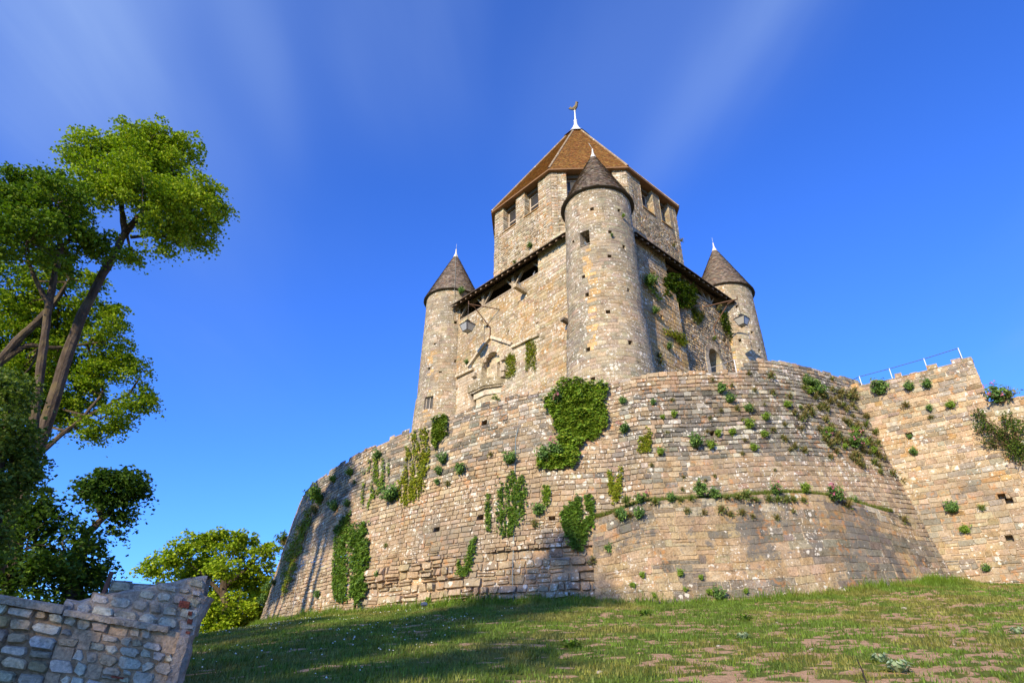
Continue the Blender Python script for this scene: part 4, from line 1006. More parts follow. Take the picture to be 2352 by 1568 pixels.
# ------------------------------------------------------------------ railings
def railing(pts, z, rail_c, name, label, posts=None, h=.6, sag=0):
    root = thing(name, (*np.mean([p[:2] for p in pts], 0), min(p[2] for p in pts) - h), label, 'railing')
    mb = MB()
    for p, q in zip(pts[:-1], pts[1:]): mb.tube([p, q], .018, 6, C=rail_c)
    mb.build('rail', M_METAL, root)
    for p in (posts if posts is not None else pts):
        mb = MB(); mb.tube([np.array(p) - [0, 0, h], np.array(p) + [0, 0, .02]], .022, 6, C=(.55, .57, .6)); mb.build('post', M_METAL, root)
def BP(s, n, z): return np.array([*(BJ + BE*s + BN*n), z])
rp = [BP(-3.2, -2.6, 13.95), BP(-.76, -.5, 13.64), BP(.63, -.5, 13.66), BP(2.16, -.5, 13.72), BP(3.61, -.5, 13.82), BP(3.55, -2.5, 13.82)]
railing(rp, 0, (.05, .05, .055), 'safety_railing', 'dark handrail on white posts along the top of the right-hand bastion', posts=rp[1:], h=.75)
def on_R(x, y, R):
    d = ray(x, y); A = d[0]**2 + d[1]**2; B = -2*(d[:2]@TC); Cc = TC@TC - R*R
    return d*((-B - math.sqrt(max(0, B*B - 4*A*Cc)))/(2*A))
r2 = [on_R(1619, 849, 19.4), on_R(1686, 826, 19.4)]
railing(r2, 0, (.30, .29, .27), 'stair_handrail', 'short thin handrail in front of the small arched door', posts=[r2[1]], h=.9)

# ------------------------------------------------------------------ cables on the rampart
for i, (pl_, c_, nm) in enumerate(((((1193, 985), (1187, 1010), (1184, 1130), (1182, 1240), (1180, 1330), (1184, 1386)), (.22, .28, .28), 'thin grey cable running down the rampart through the middle ivy'), (((712, 1200), (706, 1250), (694, 1310), (684, 1370), (680, 1420)), (.2, .2, .19), 'thin dark cable running down the left end of the rampart'))):
    mb = MB(); mb.tube([S_ram(*(np.array(k) for k in ram_hit(*p)), np.array(.05)) for p in pl_], .014, 5, C=c_); o = mb.build('cable', M_METAL); tag(o, nm, 'cable')

# ------------------------------------------------------------------ leaves, ivy and wall plants
def leaf_cards(P, size, N=None, g=None, up=.5, asp=.8):
    """one folded four-point leaf per point; N = preferred facing"""
    g = g or rng; n = len(P); d = g.normal(0, 1, (n, 3)); d /= np.linalg.norm(d, axis=1)[:, None]
    nn = g.normal(0, 1, (n, 3)); nn /= np.linalg.norm(nn, axis=1)[:, None]
    nn[:, 2] = np.abs(nn[:, 2]) + up
    if N is not None: nn = nn*.45 + N
    nn /= np.linalg.norm(nn, axis=1)[:, None]
    d = d - nn*(d*nn).sum(1)[:, None]; d[:, 2] -= .35; d -= nn*(d*nn).sum(1)[:, None]; d /= np.linalg.norm(d, axis=1)[:, None] + 1e-9
    w = np.cross(nn, d); s = (size*g.uniform(.65, 1.3, n))[:, None]
    V = np.stack([P - d*s*.5, P + w*s*.5*asp + nn*s*.14 - d*s*.08, P + d*s*.55, P - w*s*.5*asp + nn*s*.14 - d*s*.08], 1)
    return V.reshape(-1, 3), np.arange(4*n).reshape(n, 4)
def leaf_cols(n, pal, wts, g=None, var=.18):
    g = g or rng; pal = np.array(pal); k = g.choice(len(pal), n, p=np.array(wts)/sum(wts)); return np.repeat(np.clip(pal[k]*(1 + g.normal(0, var, (n, 1))), .004, .6), 4, 0)
def in_poly(x, y, poly):
    poly = np.array(poly, float); r = np.zeros(len(x), bool); j = len(poly) - 1
    for i in range(len(poly)):
        xi, yi, xj, yj = *poly[i], *poly[j]
        k = ((yi > y) != (yj > y)) & (x < (xj - xi)*(y - yi)/(yj - yi + 1e-12) + xi); r ^= k; j = i
    return r
GREEN = [(.14, .24, .02), (.20, .29, .024), (.09, .165, .015), (.27, .33, .035)]
DKGREEN = [(.085, .165, .02), (.12, .21, .022), (.055, .11, .015), (.17, .25, .03)]
YELLOW = [(.28, .31, .022), (.22, .27, .02), (.34, .31, .03), (.15, .20, .018)]
def wall_point(surf, x, y):
    if surf == 'ram': s, t = ram_hit(x, y); return S_ram(np.array(s), np.array(t), np.array(.06)), np.array([-sin(s/22), -cos(s/22), .12])
    if surf == 'led': s, t = ram_hit(x, y); return S_ram(np.array(s), np.array(t), np.array(.06) + led_out(s)), np.array([-sin(s/22), -cos(s/22), .12])
    if surf == 'left': return hit_v(x, y, WF + .06), np.array([*EV, 0])
    if surf == 'pierL': return hit_v(x, y, WF + .3), np.array([*EV, 0])
    if surf == 'right': return hit_u(x, y, WF + .08), np.array([*EU, 0])
    if surf == 'butR': return hit_u(x, y, WF + .62), np.array([*EU, 0])
    if surf == 'octR': return hit_u(x, y, OA + .06), np.array([*EU, 0])
    if surf == 'octL': return hit_v(x, y, OA + .06), np.array([*EV, 0])
    if surf == 'bas': s, t = bas_hit(x, y); t = min(t, 10.8) if s > 3.7 else t; return S_bas(np.array(s), np.array(t), np.array(.06)), np.array([*BN, 0])
    if surf == 'tur':
        d = ray(x, y); c = T(8.57, 8.57, 0)[:2]; R = 2.55; A = d[0]**2 + d[1]**2; B = -2*(d[:2]@c); C_ = c@c - R*R
        P = d*((-B - math.sqrt(max(0, B*B - 4*A*C_)))/(2*A)); n = (P[:2] - c)/R; return P, np.array([*n, 0])
    if surf == 'turL':
        d = ray(x, y); c = T(-8.57, 8.57, 0)[:2]; R = 2.55; A = d[0]**2 + d[1]**2; B = -2*(d[:2]@c); C_ = c@c - R*R
        P = d*((-B - math.sqrt(max(0, B*B - 4*A*C_)))/(2*A)); n = (P[:2] - c)/R; return P, np.array([*n, 0])
def ivy(label, surf, poly, pal, dens, size, thick=.18, strands=0, wts=(4, 3, 2, 2), name='ivy', fill=.5):
    poly = np.array(poly, float); x0, y0 = poly.min(0); x1, y1 = poly.max(0); ctr = poly.mean(0)
    area = .5*abs(np.dot(poly[:, 0], np.roll(poly[:, 1], 1)) - np.dot(poly[:, 1], np.roll(poly[:, 0], 1)))
    n = int(dens*1.35*area); xs = rng.uniform(x0, x1, n*4); ys = rng.uniform(y0, y1, n*4)
    # ragged, fingered edge: distort the sample before testing it against the outline
    rag = min(1.0, math.sqrt(area)/75)
    j = rag*14*(np.stack([fbm(np.stack([xs*.06, ys*.06], -1), 151, 3), fbm(np.stack([xs*.06, ys*.06], -1), 152, 3)], -1) - .5)*2 + rag*16*(np.stack([fbm(np.stack([xs*.28, ys*.20], -1), 161, 2), fbm(np.stack([xs*.28, ys*.20], -1), 162, 2)], -1) - .5) + rng.normal(0, 2.6, (len(xs), 2))
    ok = in_poly(xs + j[:, 0], ys + j[:, 1], poly); xs, ys = xs[ok][:n], ys[ok][:n]
    if strands: # hanging strands instead of a full mat
        ph = fbm(np.stack([xs*.20 + 2.0*fbm(np.stack([xs*.02, ys*.03], -1), 158, 2), ys*.014], -1), 153, 2); ok = (np.abs(ph - .5) < .04*(1 + strands)) | (ph > .66); xs, ys = xs[ok], ys[ok]
    if fill < 1:
        k = fbm(np.stack([xs*.11, ys*.11], -1), 154, 3); ok = k > .5 - fill*.5; xs, ys = xs[ok], ys[ok]
    P, N = [], []
    for a, b in zip(xs, ys):
        p, nn = wall_point(surf, a, b); P.append(p); N.append(nn)
    P, N = np.array(P), np.array(N)
    bl = fbm(P*3.0, 155, 3); P = P + N*(np.clip(bl*2.4 - .7, .05, 2)*thick*rng.uniform(.35, 1.0, len(P)))[:, None]
    V, Q = leaf_cards(P, size*.9, N*.7 + np.array([0, 0, .35]))
    o = P.mean(0); me = make_mesh(name, V - o, [Q], leaf_cols(len(P), pal, wts))
    ob = bpy.data.objects.new(name, me); col.objects.link(ob); ob.location = o; me.materials.append(M_IVY)
    return tag(ob, label, 'ivy', 'ivy patches on the stone walls')
IV = [
 ('large full mat of green ivy hanging over the rampart rim below the front turret', 'ram', [(1262,900),(1285,878),(1340,873),(1380,878),(1392,890),(1388,930),(1395,965),(1375,1000),(1345,1022),(1330,1045),(1315,1078),(1240,1082),(1236,1060),(1270,1045),(1285,1010),(1268,970),(1254,945)], GREEN, .36, .15, .30, 0, .95),
 ('small bright green ivy cushion on the rim under the left turret', 'ram', [(1000,962),(1032,953),(1036,975),(1025,1010),(1006,1035),(998,1020),(1000,990)], [(.12,.20,.015),(.16,.22,.02),(.08,.14,.012),(.2,.24,.03)], .4, .14, .16, 0, .95),
 ('long yellow-green ivy strands trailing down below the left turret', 'ram', [(948,1000),(988,980),(993,1060),(978,1130),(942,1168),(930,1150),(918,1110),(935,1040)], YELLOW, .30, .12, .08, .8, .8),
 ('dark ivy strands ending in a round clump above the tall twin ivy columns', 'ram', [(858,1045),(900,1050),(897,1090),(868,1150),(842,1172),(830,1155),(845,1100)], GREEN, .26, .12, .12, .8, .8),
 ('tall ivy column, left one of the twin dark columns low on the rampart', 'ram', [(785,1205),(806,1172),(814,1200),(806,1250),(804,1290),(803,1385),(782,1378),(775,1310),(778,1250)], DKGREEN, .34, .14, .12, 0, .9),
 ('tall ivy column, right one of the twin dark columns low on the rampart', 'ram', [(818,1215),(845,1198),(852,1240),(859,1250),(850,1320),(836,1396),(824,1382),(814,1300),(812,1250)], DKGREEN, .36, .14, .14, 0, .92),
 ('yellow-green ivy ribbon climbing near the left edge of the rampart', 'ram', [(722,1165),(716,1210),(702,1270),(682,1320),(667,1362),(654,1374),(668,1310),(672,1270),(690,1210),(704,1178)], YELLOW, .34, .14, .12, 0, .85),
 ('dark dull ivy strands on the shaded left edge of the rampart', 'ram', [(655,1270),(672,1262),(668,1330),(662,1392),(652,1398),(648,1330)], DKGREEN, .24, .11, .1, .8, .8),
 ('fan-shaped ivy climbing in the centre of the rampart around the cable', 'ram', [(1150,1110),(1165,1140),(1175,1080),(1190,1085),(1202,1100),(1213,1140),(1202,1180),(1180,1232),(1158,1236),(1138,1200),(1143,1150)], DKGREEN, .26, .12, .10, .9, .85),
 ('thin ivy strand just left of the fan-shaped ivy', 'ram', [(1120,1135),(1128,1135),(1132,1200),(1128,1222),(1118,1215)], DKGREEN, .24, .10, .06, 0, .8),
 ('forked dark ivy beside the left end of the planted ledge', 'ram', [(1294,1180),(1326,1138),(1331,1158),(1327,1196),(1340,1204),(1349,1180),(1348,1138),(1360,1142),(1366,1180),(1360,1212),(1342,1238),(1334,1268),(1318,1268),(1303,1250),(1305,1220),(1288,1200)], DKGREEN, .26, .13, .12, 0, .75),
 ('small V-shaped ivy low on the rampart above the eroded stones', 'ram', [(1050,1288),(1058,1290),(1068,1312),(1080,1275),(1092,1228),(1100,1235),(1090,1290),(1074,1325),(1060,1318)], DKGREEN, .3, .11, .08, 0, .9),
 ('small yellow V-shaped ivy above the left end of the planted ledge', 'ram', [(1395,1078),(1402,1078),(1412,1130),(1422,1075),(1430,1078),(1424,1140),(1410,1160),(1402,1130)], YELLOW, .3, .10, .05, 0, .9),
 ('small yellow ivy tuft right of the large ivy mat', 'ram', [(1460,970),(1466,1010),(1484,1000),(1490,980),(1497,1020),(1490,1046),(1470,1040)], YELLOW, .3, .10, .05, 0, .8),
 ('short ivy sprig below the large ivy mat', 'ram', [(1248,1115),(1262,1120),(1266,1150),(1255,1165),(1246,1150)], GREEN, .26, .11, .06, 0, .8),
 ('bushy ivy clump under the gallery on the right-hand face of the keep', 'right', [(1522,640),(1530,630),(1560,640),(1585,655),(1598,680),(1592,700),(1565,710),(1552,708),(1540,690),(1515,682)], [(.07,.13,.014),(.11,.17,.016),(.04,.08,.01),(.17,.19,.02)], .55, .22, .55, 0, .95),
 ('narrow ivy trail hanging beside the bushy clump on the right-hand face', 'right', [(1588,700),(1606,715),(1618,728),(1608,745),(1594,735),(1586,715)], [(.10,.14,.015),(.14,.16,.02),(.06,.1,.01),(.19,.19,.02)], .45, .18, .15, 0, .9),
 ('long ivy trail beneath the right-hand lantern', 'right', [(1652,712),(1668,716),(1682,735),(1690,760),(1697,788),(1684,795),(1672,770),(1656,745)], [(.09,.15,.015),(.13,.18,.016),(.05,.09,.01),(.18,.2,.02)], .5, .2, .3, 0, .95),
 ('yellowish ivy patch low on the buttress of the right-hand face', 'butR', [(1520,752),(1545,760),(1572,768),(1580,785),(1570,797),(1556,785),(1545,770),(1524,765)], YELLOW, .45, .18, .12, 0, .85),
 ('dark sprig of ivy in the shaded corner beside the front turret', 'butR', [(1478,630),(1495,640),(1510,670),(1522,690),(1512,690),(1490,660),(1478,650)], DKGREEN, .4, .17, .12, 0, .8),
 ('yellow-green ivy strand right beside the doorway niche', 'left', [(1162,815),(1180,808),(1186,822),(1180,850),(1170,872),(1163,866),(1170,842),(1160,838)], YELLOW, .5, .14, .08, 0, .85),
 ('yellow-green ivy strand hanging from the string course near the front turret', 'left', [(1207,788),(1226,782),(1230,800),(1232,845),(1226,852),(1220,815),(1213,860),(1208,840)], YELLOW, .5, .13, .08, 0, .75),
 ('small green ivy sprig under the balcony', 'left', [(1095+90/7,1475/1.63+10),(1125,904),(1150,912),(1148,922),(1130,918),(1112,908)], GREEN, .5, .13, .3, 0, .9)]
for lb, sf, po, pal, de, si, th, st_, fi in IV: ivy(lb, sf, po, pal, de, si, th, st_, fill=fi)

# wall plants: a few meshes, copied along the joints
def blades(n, L, spread, cols, w=.018, droop=.5, g=None):
    g = g or rng; V, F, C = [], [], []
    for k in range(n):
        a = g.uniform(0, 2*pi); e = g.uniform(.05, 1)*spread; l = L*g.uniform(.5, 1.1)
        d = np.array([cos(a)*e, sin(a)*e, 1 - .4*e]); d /= np.linalg.norm(d); s = np.cross(d, [0, 0, 1.]) + 1e-3; s /= np.linalg.norm(s)
        b = np.array([cos(a), sin(a), 0])*.03*L; m = b + d*l*.6; t = b + d*l - np.array([0, 0, droop*l*e*.5]); c = np.array(cols[g.integers(len(cols))])*g.uniform(.75, 1.25)
        i = len(V); V += [b - s*w, b + s*w, m + s*w*.8, m - s*w*.8, t]; F += [(i, i+1, i+2, i+3)]; C += [c]*5; F.append((i+3, i+2, i+4))
    return V, F, C
def plant_mesh(name, kind, seed):
    g = np.random.default_rng(seed); q, t3, V, C = [], [], [], []
    def addb(b):
        v, f, c = b; o = len(V); V.extend(v); C.extend(c)
        for k in f: (q if len(k) == 4 else t3).append([o + j for j in k])
    if kind in ('dry', 'grass'):
        cs = [(.27, .20, .08), (.20, .18, .055), (.15, .15, .045), (.33, .24, .11)] if kind == 'dry' else [(.13, .20, .035), (.17, .22, .045), (.09, .15, .03), (.25, .23, .07)]
        addb(blades(70, .34, .95, cs, .012, .6, g))
        P = g.normal(0, .09, (60, 3)); P[:, 2] = np.abs(P[:, 2]); lv, lq = leaf_cards(P, .07, g=g); o = len(V); V.extend(lv); C.extend(leaf_cols(60, [(.13, .16, .035), (.20, .18, .05), (.09, .12, .025)], (1, 1, 1), g)); q.extend(lq + o)
    else:
        for k in range(26 if kind != 'bush' else 40):
            a = g.uniform(0, 2*pi); e = g.uniform(0, .9); L = g.uniform(.2, .42); d = np.array([cos(a)*e, sin(a)*e, 1]); d /= np.linalg.norm(d)
            m = 20; f = g.uniform(.15, 1, (m, 1)); P = d*f*L + g.normal(0, .035, (m, 3)); lv, lq = leaf_cards(P, .09, g=g, asp=.42); o = len(V); V.extend(lv); q.extend(lq + o)
            C.extend(leaf_cols(m, [(.10, .19, .045), (.14, .24, .05), (.07, .14, .03), (.19, .28, .06)] if kind != 'fern' else [(.17, .27, .03), (.21, .31, .03), (.12, .20, .025), (.25, .32, .05)], (3, 3, 2, 1), g))
            if kind == 'valerian' and k % 6 == 0:
                tip = d*L*1.18; P = tip + g.normal(0, .03, (9, 3)); lv, lq = leaf_cards(P, .05, g=g); o = len(V); V.extend(lv); q.extend(lq + o); C.extend(leaf_cols(9, [(.34, .09, .13), (.42, .14, .19)], (1, 1), g))
                o = len(V); V.extend([d*L*.8, d*L*.8 + [.008, 0, 0], tip]); t3.append([o, o+1, o+2]); C.extend([(.08, .12, .03)]*3)
        addb(blades(16, .3, 1.0, [(.14, .11, .05), (.08, .1, .03)], .010, .8, g))
    me = make_mesh(name, np.array(V, float), [np.array(q), np.array(t3)], np.array(C, float)); me.materials.append(M_IVY); return me
PM = {k: [plant_mesh(n, k, s + 3*i) for i in range(3)] for i_, (k, n, s) in enumerate((('dry', 'dry_tuft', 11), ('grass', 'grass_tuft', 23), ('leafy', 'leafy_wall_plant', 37), ('valerian', 'valerian', 51), ('fern', 'bright_wall_plant', 67))) for i in [0, 1, 2][:1]} if False else \
     {k: [plant_mesh(n, k, s + 3*i) for i in range(3)] for k, n, s in (('dry', 'dry_tuft', 11), ('grass', 'grass_tuft', 23), ('leafy', 'leafy_wall_plant', 37), ('valerian', 'valerian', 51), ('fern', 'bright_wall_plant', 67))}
PNAME = {'dry': 'dry_tuft', 'grass': 'grass_tuft', 'leafy': 'leafy_wall_plant', 'valerian': 'valerian', 'fern': 'bright_wall_plant'}
PCAT = {'dry': 'wall plant', 'grass': 'grass tuft', 'leafy': 'wall plant', 'valerian': 'wall flower', 'fern': 'wall plant'}
def plant(surf, x, y, kind, size, label, group=None):
    p, n = wall_point(surf, x, y); me = PM[kind][rng.integers(3)]
    o = bpy.data.objects.new(PNAME[kind], me); col.objects.link(o)
    z = np.array([n[0]*.8, n[1]*.8, .75]); o.location = p - np.array([n[0], n[1], 0])*.05
    o.rotation_euler = (Vector(z).to_track_quat('Z', 'Y') @ Matrix.Rotation(rng.uniform(0, 6.28), 3, 'Z').to_quaternion()).to_euler()
    o.scale = (size*1.12, size*1.12, size*rng.uniform(.95, 1.3))
    return tag(o, label, PCAT[kind], group)
A7 = lambda x, y: (1194.4 + x*.3907, 826.9 + y*.3907)
A8 = lambda x, y: (1678.25 + x*.42967, 765.6 + y*.42967)
A6 = lambda x, y: (581.9 + x*.371, 888.1 + y*.371)
def many(surf, F, pts, kind, size, label, group):
    for x, y in pts: plant(surf, *F(x, y), kind, size*rng.uniform(.8, 1.2), label, group)
many('ram', A7, [(600,258),(780,270)], 'leafy', .75, 'leafy green plant in a joint of the pale courses right of the large ivy mat', 'plants right of the large ivy')
many('ram', A7, [(835,350),(900,342),(820,562)], 'fern', .65, 'bright green tuft on the pale middle courses of the rampart', 'bright tufts on the middle courses')
plant('ram', *A7(610, 430), 'valerian', 1.1, 'pink-flowered valerian clump between the large ivy mat and the yellow ivy')
plant('ram', *A7(1025, 515), 'leafy', 1.25, 'largest leafy green clump in the middle of the rampart above the planted ledge')
plant('ram', *A7(1112, 520), 'fern', .9, 'bright leafy tuft just right of the largest leafy clump')
many('ram', A7, [(1180,185),(1235,243),(1345,295)], 'leafy', 1.0, 'leafy plant on the grey weathered courses below the raised rim', 'leafy plants on the grey courses')
many('ram', A7, [(1160,447),(1245,437),(1440,440),(1450,345),(1590,262)], 'fern', .75, 'green tuft in the grey weathered courses right of the pale ones', 'green tufts on the grey courses')
many('ram', A7, [(860,440),(1095,430),(890,247),(1180,300),(1115,345),(1305,352),(1360,385),(1490,402),(1380,525),(1320,470),(1450,255),(1500,183),(1390,172),(1130,118),(1355,75),(1300,555),(1555,440),(1275,285),(1600,520),(1250,150)], 'dry', .62, 'small dry tuft in the joints of the grey weathered courses', 'dry tufts on the grey courses')
plant('ram', *A7(1490, 88), 'dry', 1.1, 'large dry grass tuft just below the highest part of the rim')
many('ram', A7, [(770,627),(955,697),(1135,690),(945,770),(1500,650),(1080,716),(740,800)], 'dry', .5, 'small moss tuft on the smooth grey band above the planted ledge', 'moss tufts above the ledge')
for x, y, k, s, l in ((700,850,'valerian',1.0,'flowering clump at the left end of the planted ledge'),(870,850,'leafy',.9,'leafy clump on the planted ledge, second from its left end'),(1030,815,'leafy',1.2,'broad leafy clump in the middle of the planted ledge'),(1110,830,'leafy',1.0,'leafy clump on the ledge right of the broad one'),(1290,830,'grass',1.3,'grassy clump right of the middle of the planted ledge')):
    plant('led', *A7(x, y), k, s, l)
many('led', A7, [(620,860),(780,860),(920,850),(980,845),(1180,835),(1240,835),(1350,845),(1420,845),(1470,848),(1520,850),(1560,845),(1620,845)], 'grass', .9, 'grass tuft growing along the top of the planted ledge', 'grass along the ledge')
many('led', A7, [(960,915),(1150,910),(1330,945),(1050,925),(1200,930),(1270,925),(1470,950),(1560,910),(560,930),(640,940)], 'dry', .75, 'dry tuft hanging just under the lip of the planted ledge', 'dry tufts under the ledge lip')
many('led', A7, [(590,955),(690,945)], 'leafy', .95, 'leafy tuft under the left end of the planted ledge', 'leafy tufts under the ledge end')
many('led', A7, [(710,1290),(655,1345),(775,1400),(1290,1380),(950,1370),(1085,1385),(1040,1300),(920,1280)], 'fern', .5, 'small green weed in the joints low on the rampart footing', 'weeds low on the footing')
plant('led', *A7(1135, 1410), 'leafy', 1.0, 'bushy green weed at the foot of the rampart below the ledge')
plant('ram', *A7(525, 1150), 'leafy', .95, 'leafy plant low on the rampart below the forked ivy'); plant('ram', *A7(430, 1195), 'dry', .8, 'dry plant low on the rampart under the forked ivy')
plant('ram', *A7(815, 1172), 'fern', .7, 'single green tuft in the middle of the rampart footing')
plant('ram', *A7(120, 905), 'leafy', 1.2, 'grey-green plant left of the forked ivy'); plant('ram', *A7(90, 975), 'dry', .9, 'dry hanging plant below the grey-green one left of the forked ivy')
plant('ram', *A7(215, 575), 'valerian', 1.6, 'large red-flowered valerian under the lower left corner of the large ivy mat'); plant('ram', *A7(150, 595), 'leafy', 1.4, 'dark leafy plant left of the large valerian'); plant('ram', *A7(220, 260), 'valerian', 1.3, 'red-flowered valerian on the left side of the large ivy mat')
# upper right weeds
many('ram', A8, [(440,250),(480,265),(510,300)], 'leafy', 1.2, 'dark shrubby weed near the rim left of the railing', 'dark weeds near the rim')
many('ram', A8, [(700,320),(650,305),(720,295)], 'dry', 1.5, 'large dry grass clump in the corner under the railing', 'dry clumps in the corner')
many('ram', A8, [(600,280),(560,390),(650,450),(500,500),(400,500),(590,620),(410,620),(560,650),(740,690),(830,700),(900,745),(950,790),(680,470),(780,432),(730,385),(840,520),(610,340),(640,560),(700,640),(860,660),(780,560),(530,560),(460,420),(820,640),(240,312),(340,332),(110,402),(240,512),(300,480),(360,420),(300,560),(350,600)], 'dry', .85, 'dry brownish weed on the steep grey courses of the upper right rampart', 'dry weeds of the upper right')
many('ram', A8, [(330,380),(100,500),(190,542),(120,622),(640,600),(750,582),(800,622),(880,602),(560,520),(700,520),(460,300),(770,350)], 'fern', .8, 'green weed among the dry ones of the upper right rampart', 'green weeds of the upper right')
plant('ram', *A8(690, 585), 'valerian', 1.6, 'large pink-flowered valerian among the weeds of the upper right rampart'); plant('ram', *A8(540, 545), 'valerian', .9, 'small pink-flowered plant left of the large pink valerian')
plant('led', *A8(510, 893), 'valerian', 1.6, 'large pink-flowered valerian on the right part of the planted ledge'); plant('led', *A8(590, 930), 'dry', 1.2, 'dry grass hanging beside the valerian on the ledge'); plant('ram', *A8(660, 905), 'leafy', .8, 'dark round plant right of the ledge valerian')
plant('led', *A8(360, 860), 'fern', 1.0, 'upright bright green shoot on the planted ledge'); plant('led', *A8(200, 870), 'valerian', 1.1, 'tall flowering plant on the middle of the ledge'); plant('ram', *A8(930, 1005), 'dry', 1.3, 'pale dry grass clump at the right end of the footing')
plant('ram', *A8(770, 1022), 'dry', .6, 'small dark tuft right of the planted ledge'); plant('ram', *A8(720, 1260), 'grass', .5, 'tiny grass tuft low on the grey footing')
RNG2 = np.random.default_rng(99)
q_ = [(RNG2.uniform(380, 960), 0) for _ in range(70)]; q_ = [(x, 215 + max(0, x - 640)*.55 + RNG2.uniform(0, 1)*(430 - max(0, 700 - x)*.35)) for x, _ in q_]
many('ram', A8, q_[:50], 'dry', 1.0, 'dry brownish weed on the steep grey courses of the upper right rampart', 'dry weeds of the upper right')
many('ram', A8, q_[50:], 'grass', .9, 'grassy tuft on the steep grey courses of the upper right rampart', 'grass tufts of the upper right')
# bastion
plant('bas', *A8(810, 320), 'leafy', 1.7, 'bright leafy shrub in the corner where bastion and rampart meet'); plant('bas', *A8(960, 300), 'leafy', 1.0, 'leafy plant near the top of the bastion, left of its pair'); plant('bas', *A8(1060, 290), 'leafy', 1.0, 'leafy plant near the top of the bastion, right of its pair')
plant('bas', *A8(1180, 395), 'fern', .9, 'bright fern-like plant below the square corner of the bastion'); plant('bas', *A8(1070, 412), 'leafy', .7, 'flat dark green plant on the upper bastion'); plant('bas', *A8(940, 392), 'dry', 1.1, 'dry plant on the upper left of the bastion'); plant('bas', *A8(1070, 452), 'dry', .7, 'dry tuft under the flat dark green plant')
plant('bas', *A8(985, 645), 'leafy', .8, 'green tuft in the left joints of the bastion'); plant('bas', *A8(1190, 950), 'leafy', 1.2, 'round green bush low on the bastion'); plant('bas', *A8(1255, 1060), 'fern', .9, 'green plant below the round bush on the bastion'); plant('bas', *A8(1345, 935), 'grass', .8, 'thin sprig near the missing stones of the bastion'); plant('bas', *A8(960, 560), 'leafy', .5, 'sprig growing out of the square hole in the bastion')
plant('bas', *A8(1405, 300), 'valerian', 1.8, 'flowering clump in the angle behind the square corner'); plant('bas', *A8(1470, 305), 'grass', 1.6, 'grassy clump on the lower wall top at the right edge'); plant('bas', *A8(1370, 1265), 'leafy', .7, 'small green plant at the foot of the bastion')
# left part
for x, y, k, s, l in ((790,445,'leafy',1.0,'green plant atop the dark ivy strands of the left rampart'),(620,545,'fern',1.0,'green plant under the rim of the left rampart, the nearer of two'),(515,590,'fern',.9,'green plant under the rim of the left rampart, the farther of two'),(645,600,'grass',.6,'small tuft between the two rim plants and the ivy'),(430,715,'fern',2.0,'large bushy plant on top of the yellow ivy ribbon'),(400,775,'dry',1.5,'dry roots hanging beneath the bushy plant on the ivy ribbon'),(530,765,'leafy',1.1,'round dark plant left of the twin ivy columns'),(605,740,'leafy',.8,'dark tuft above the twin ivy columns'),(880,700,'leafy',1.9,'large dark leafy clump beside the yellow ivy strands'),(1190,475,'leafy',1.1,'leafy plant on the white-spotted stones, uppermost'),(1165,545,'leafy',.9,'dark plant on the white-spotted stones, middle one'),(1157,605,'leafy',.7,'small dark plant on the white-spotted stones, lowest'),(1220,610,'dry',.8,'dry tuft right of the dark plants on the spotted stones'),(1300,540,'leafy',1.2,'round dark plant on the spotted stones near the cable'),(1600,475,'leafy',1.3,'green plant where the cable starts above the fan-shaped ivy'),(1480,435,'dry',.7,'dry moss tuft among the white spots'),(200,960,'leafy',1.7,'dark clump overhanging the left edge of the rampart'),(165,975,'dry',1.5,'dry clump overhanging the left edge of the rampart'),(70,1250,'leafy',1.2,'dark plant at the lower left edge of the rampart'),(85,1340,'leafy',1.4,'dark bush near the lower left corner of the rampart'),(150,1220,'dry',1.2,'brown plant at the lower left edge of the rampart'),(430,1300,'leafy',.8,'green plant low beside the twin ivy columns'),(840,990,'grass',.6,'single grass tuft in the middle of the left rampart'),(1100,1340,'fern',.6,'pale weed at the eroded foot of the rampart'),(790,1180,'leafy',.6,'small plant right of the twin ivy columns')):
    plant('ram', *A6(x, y), k, s, l)
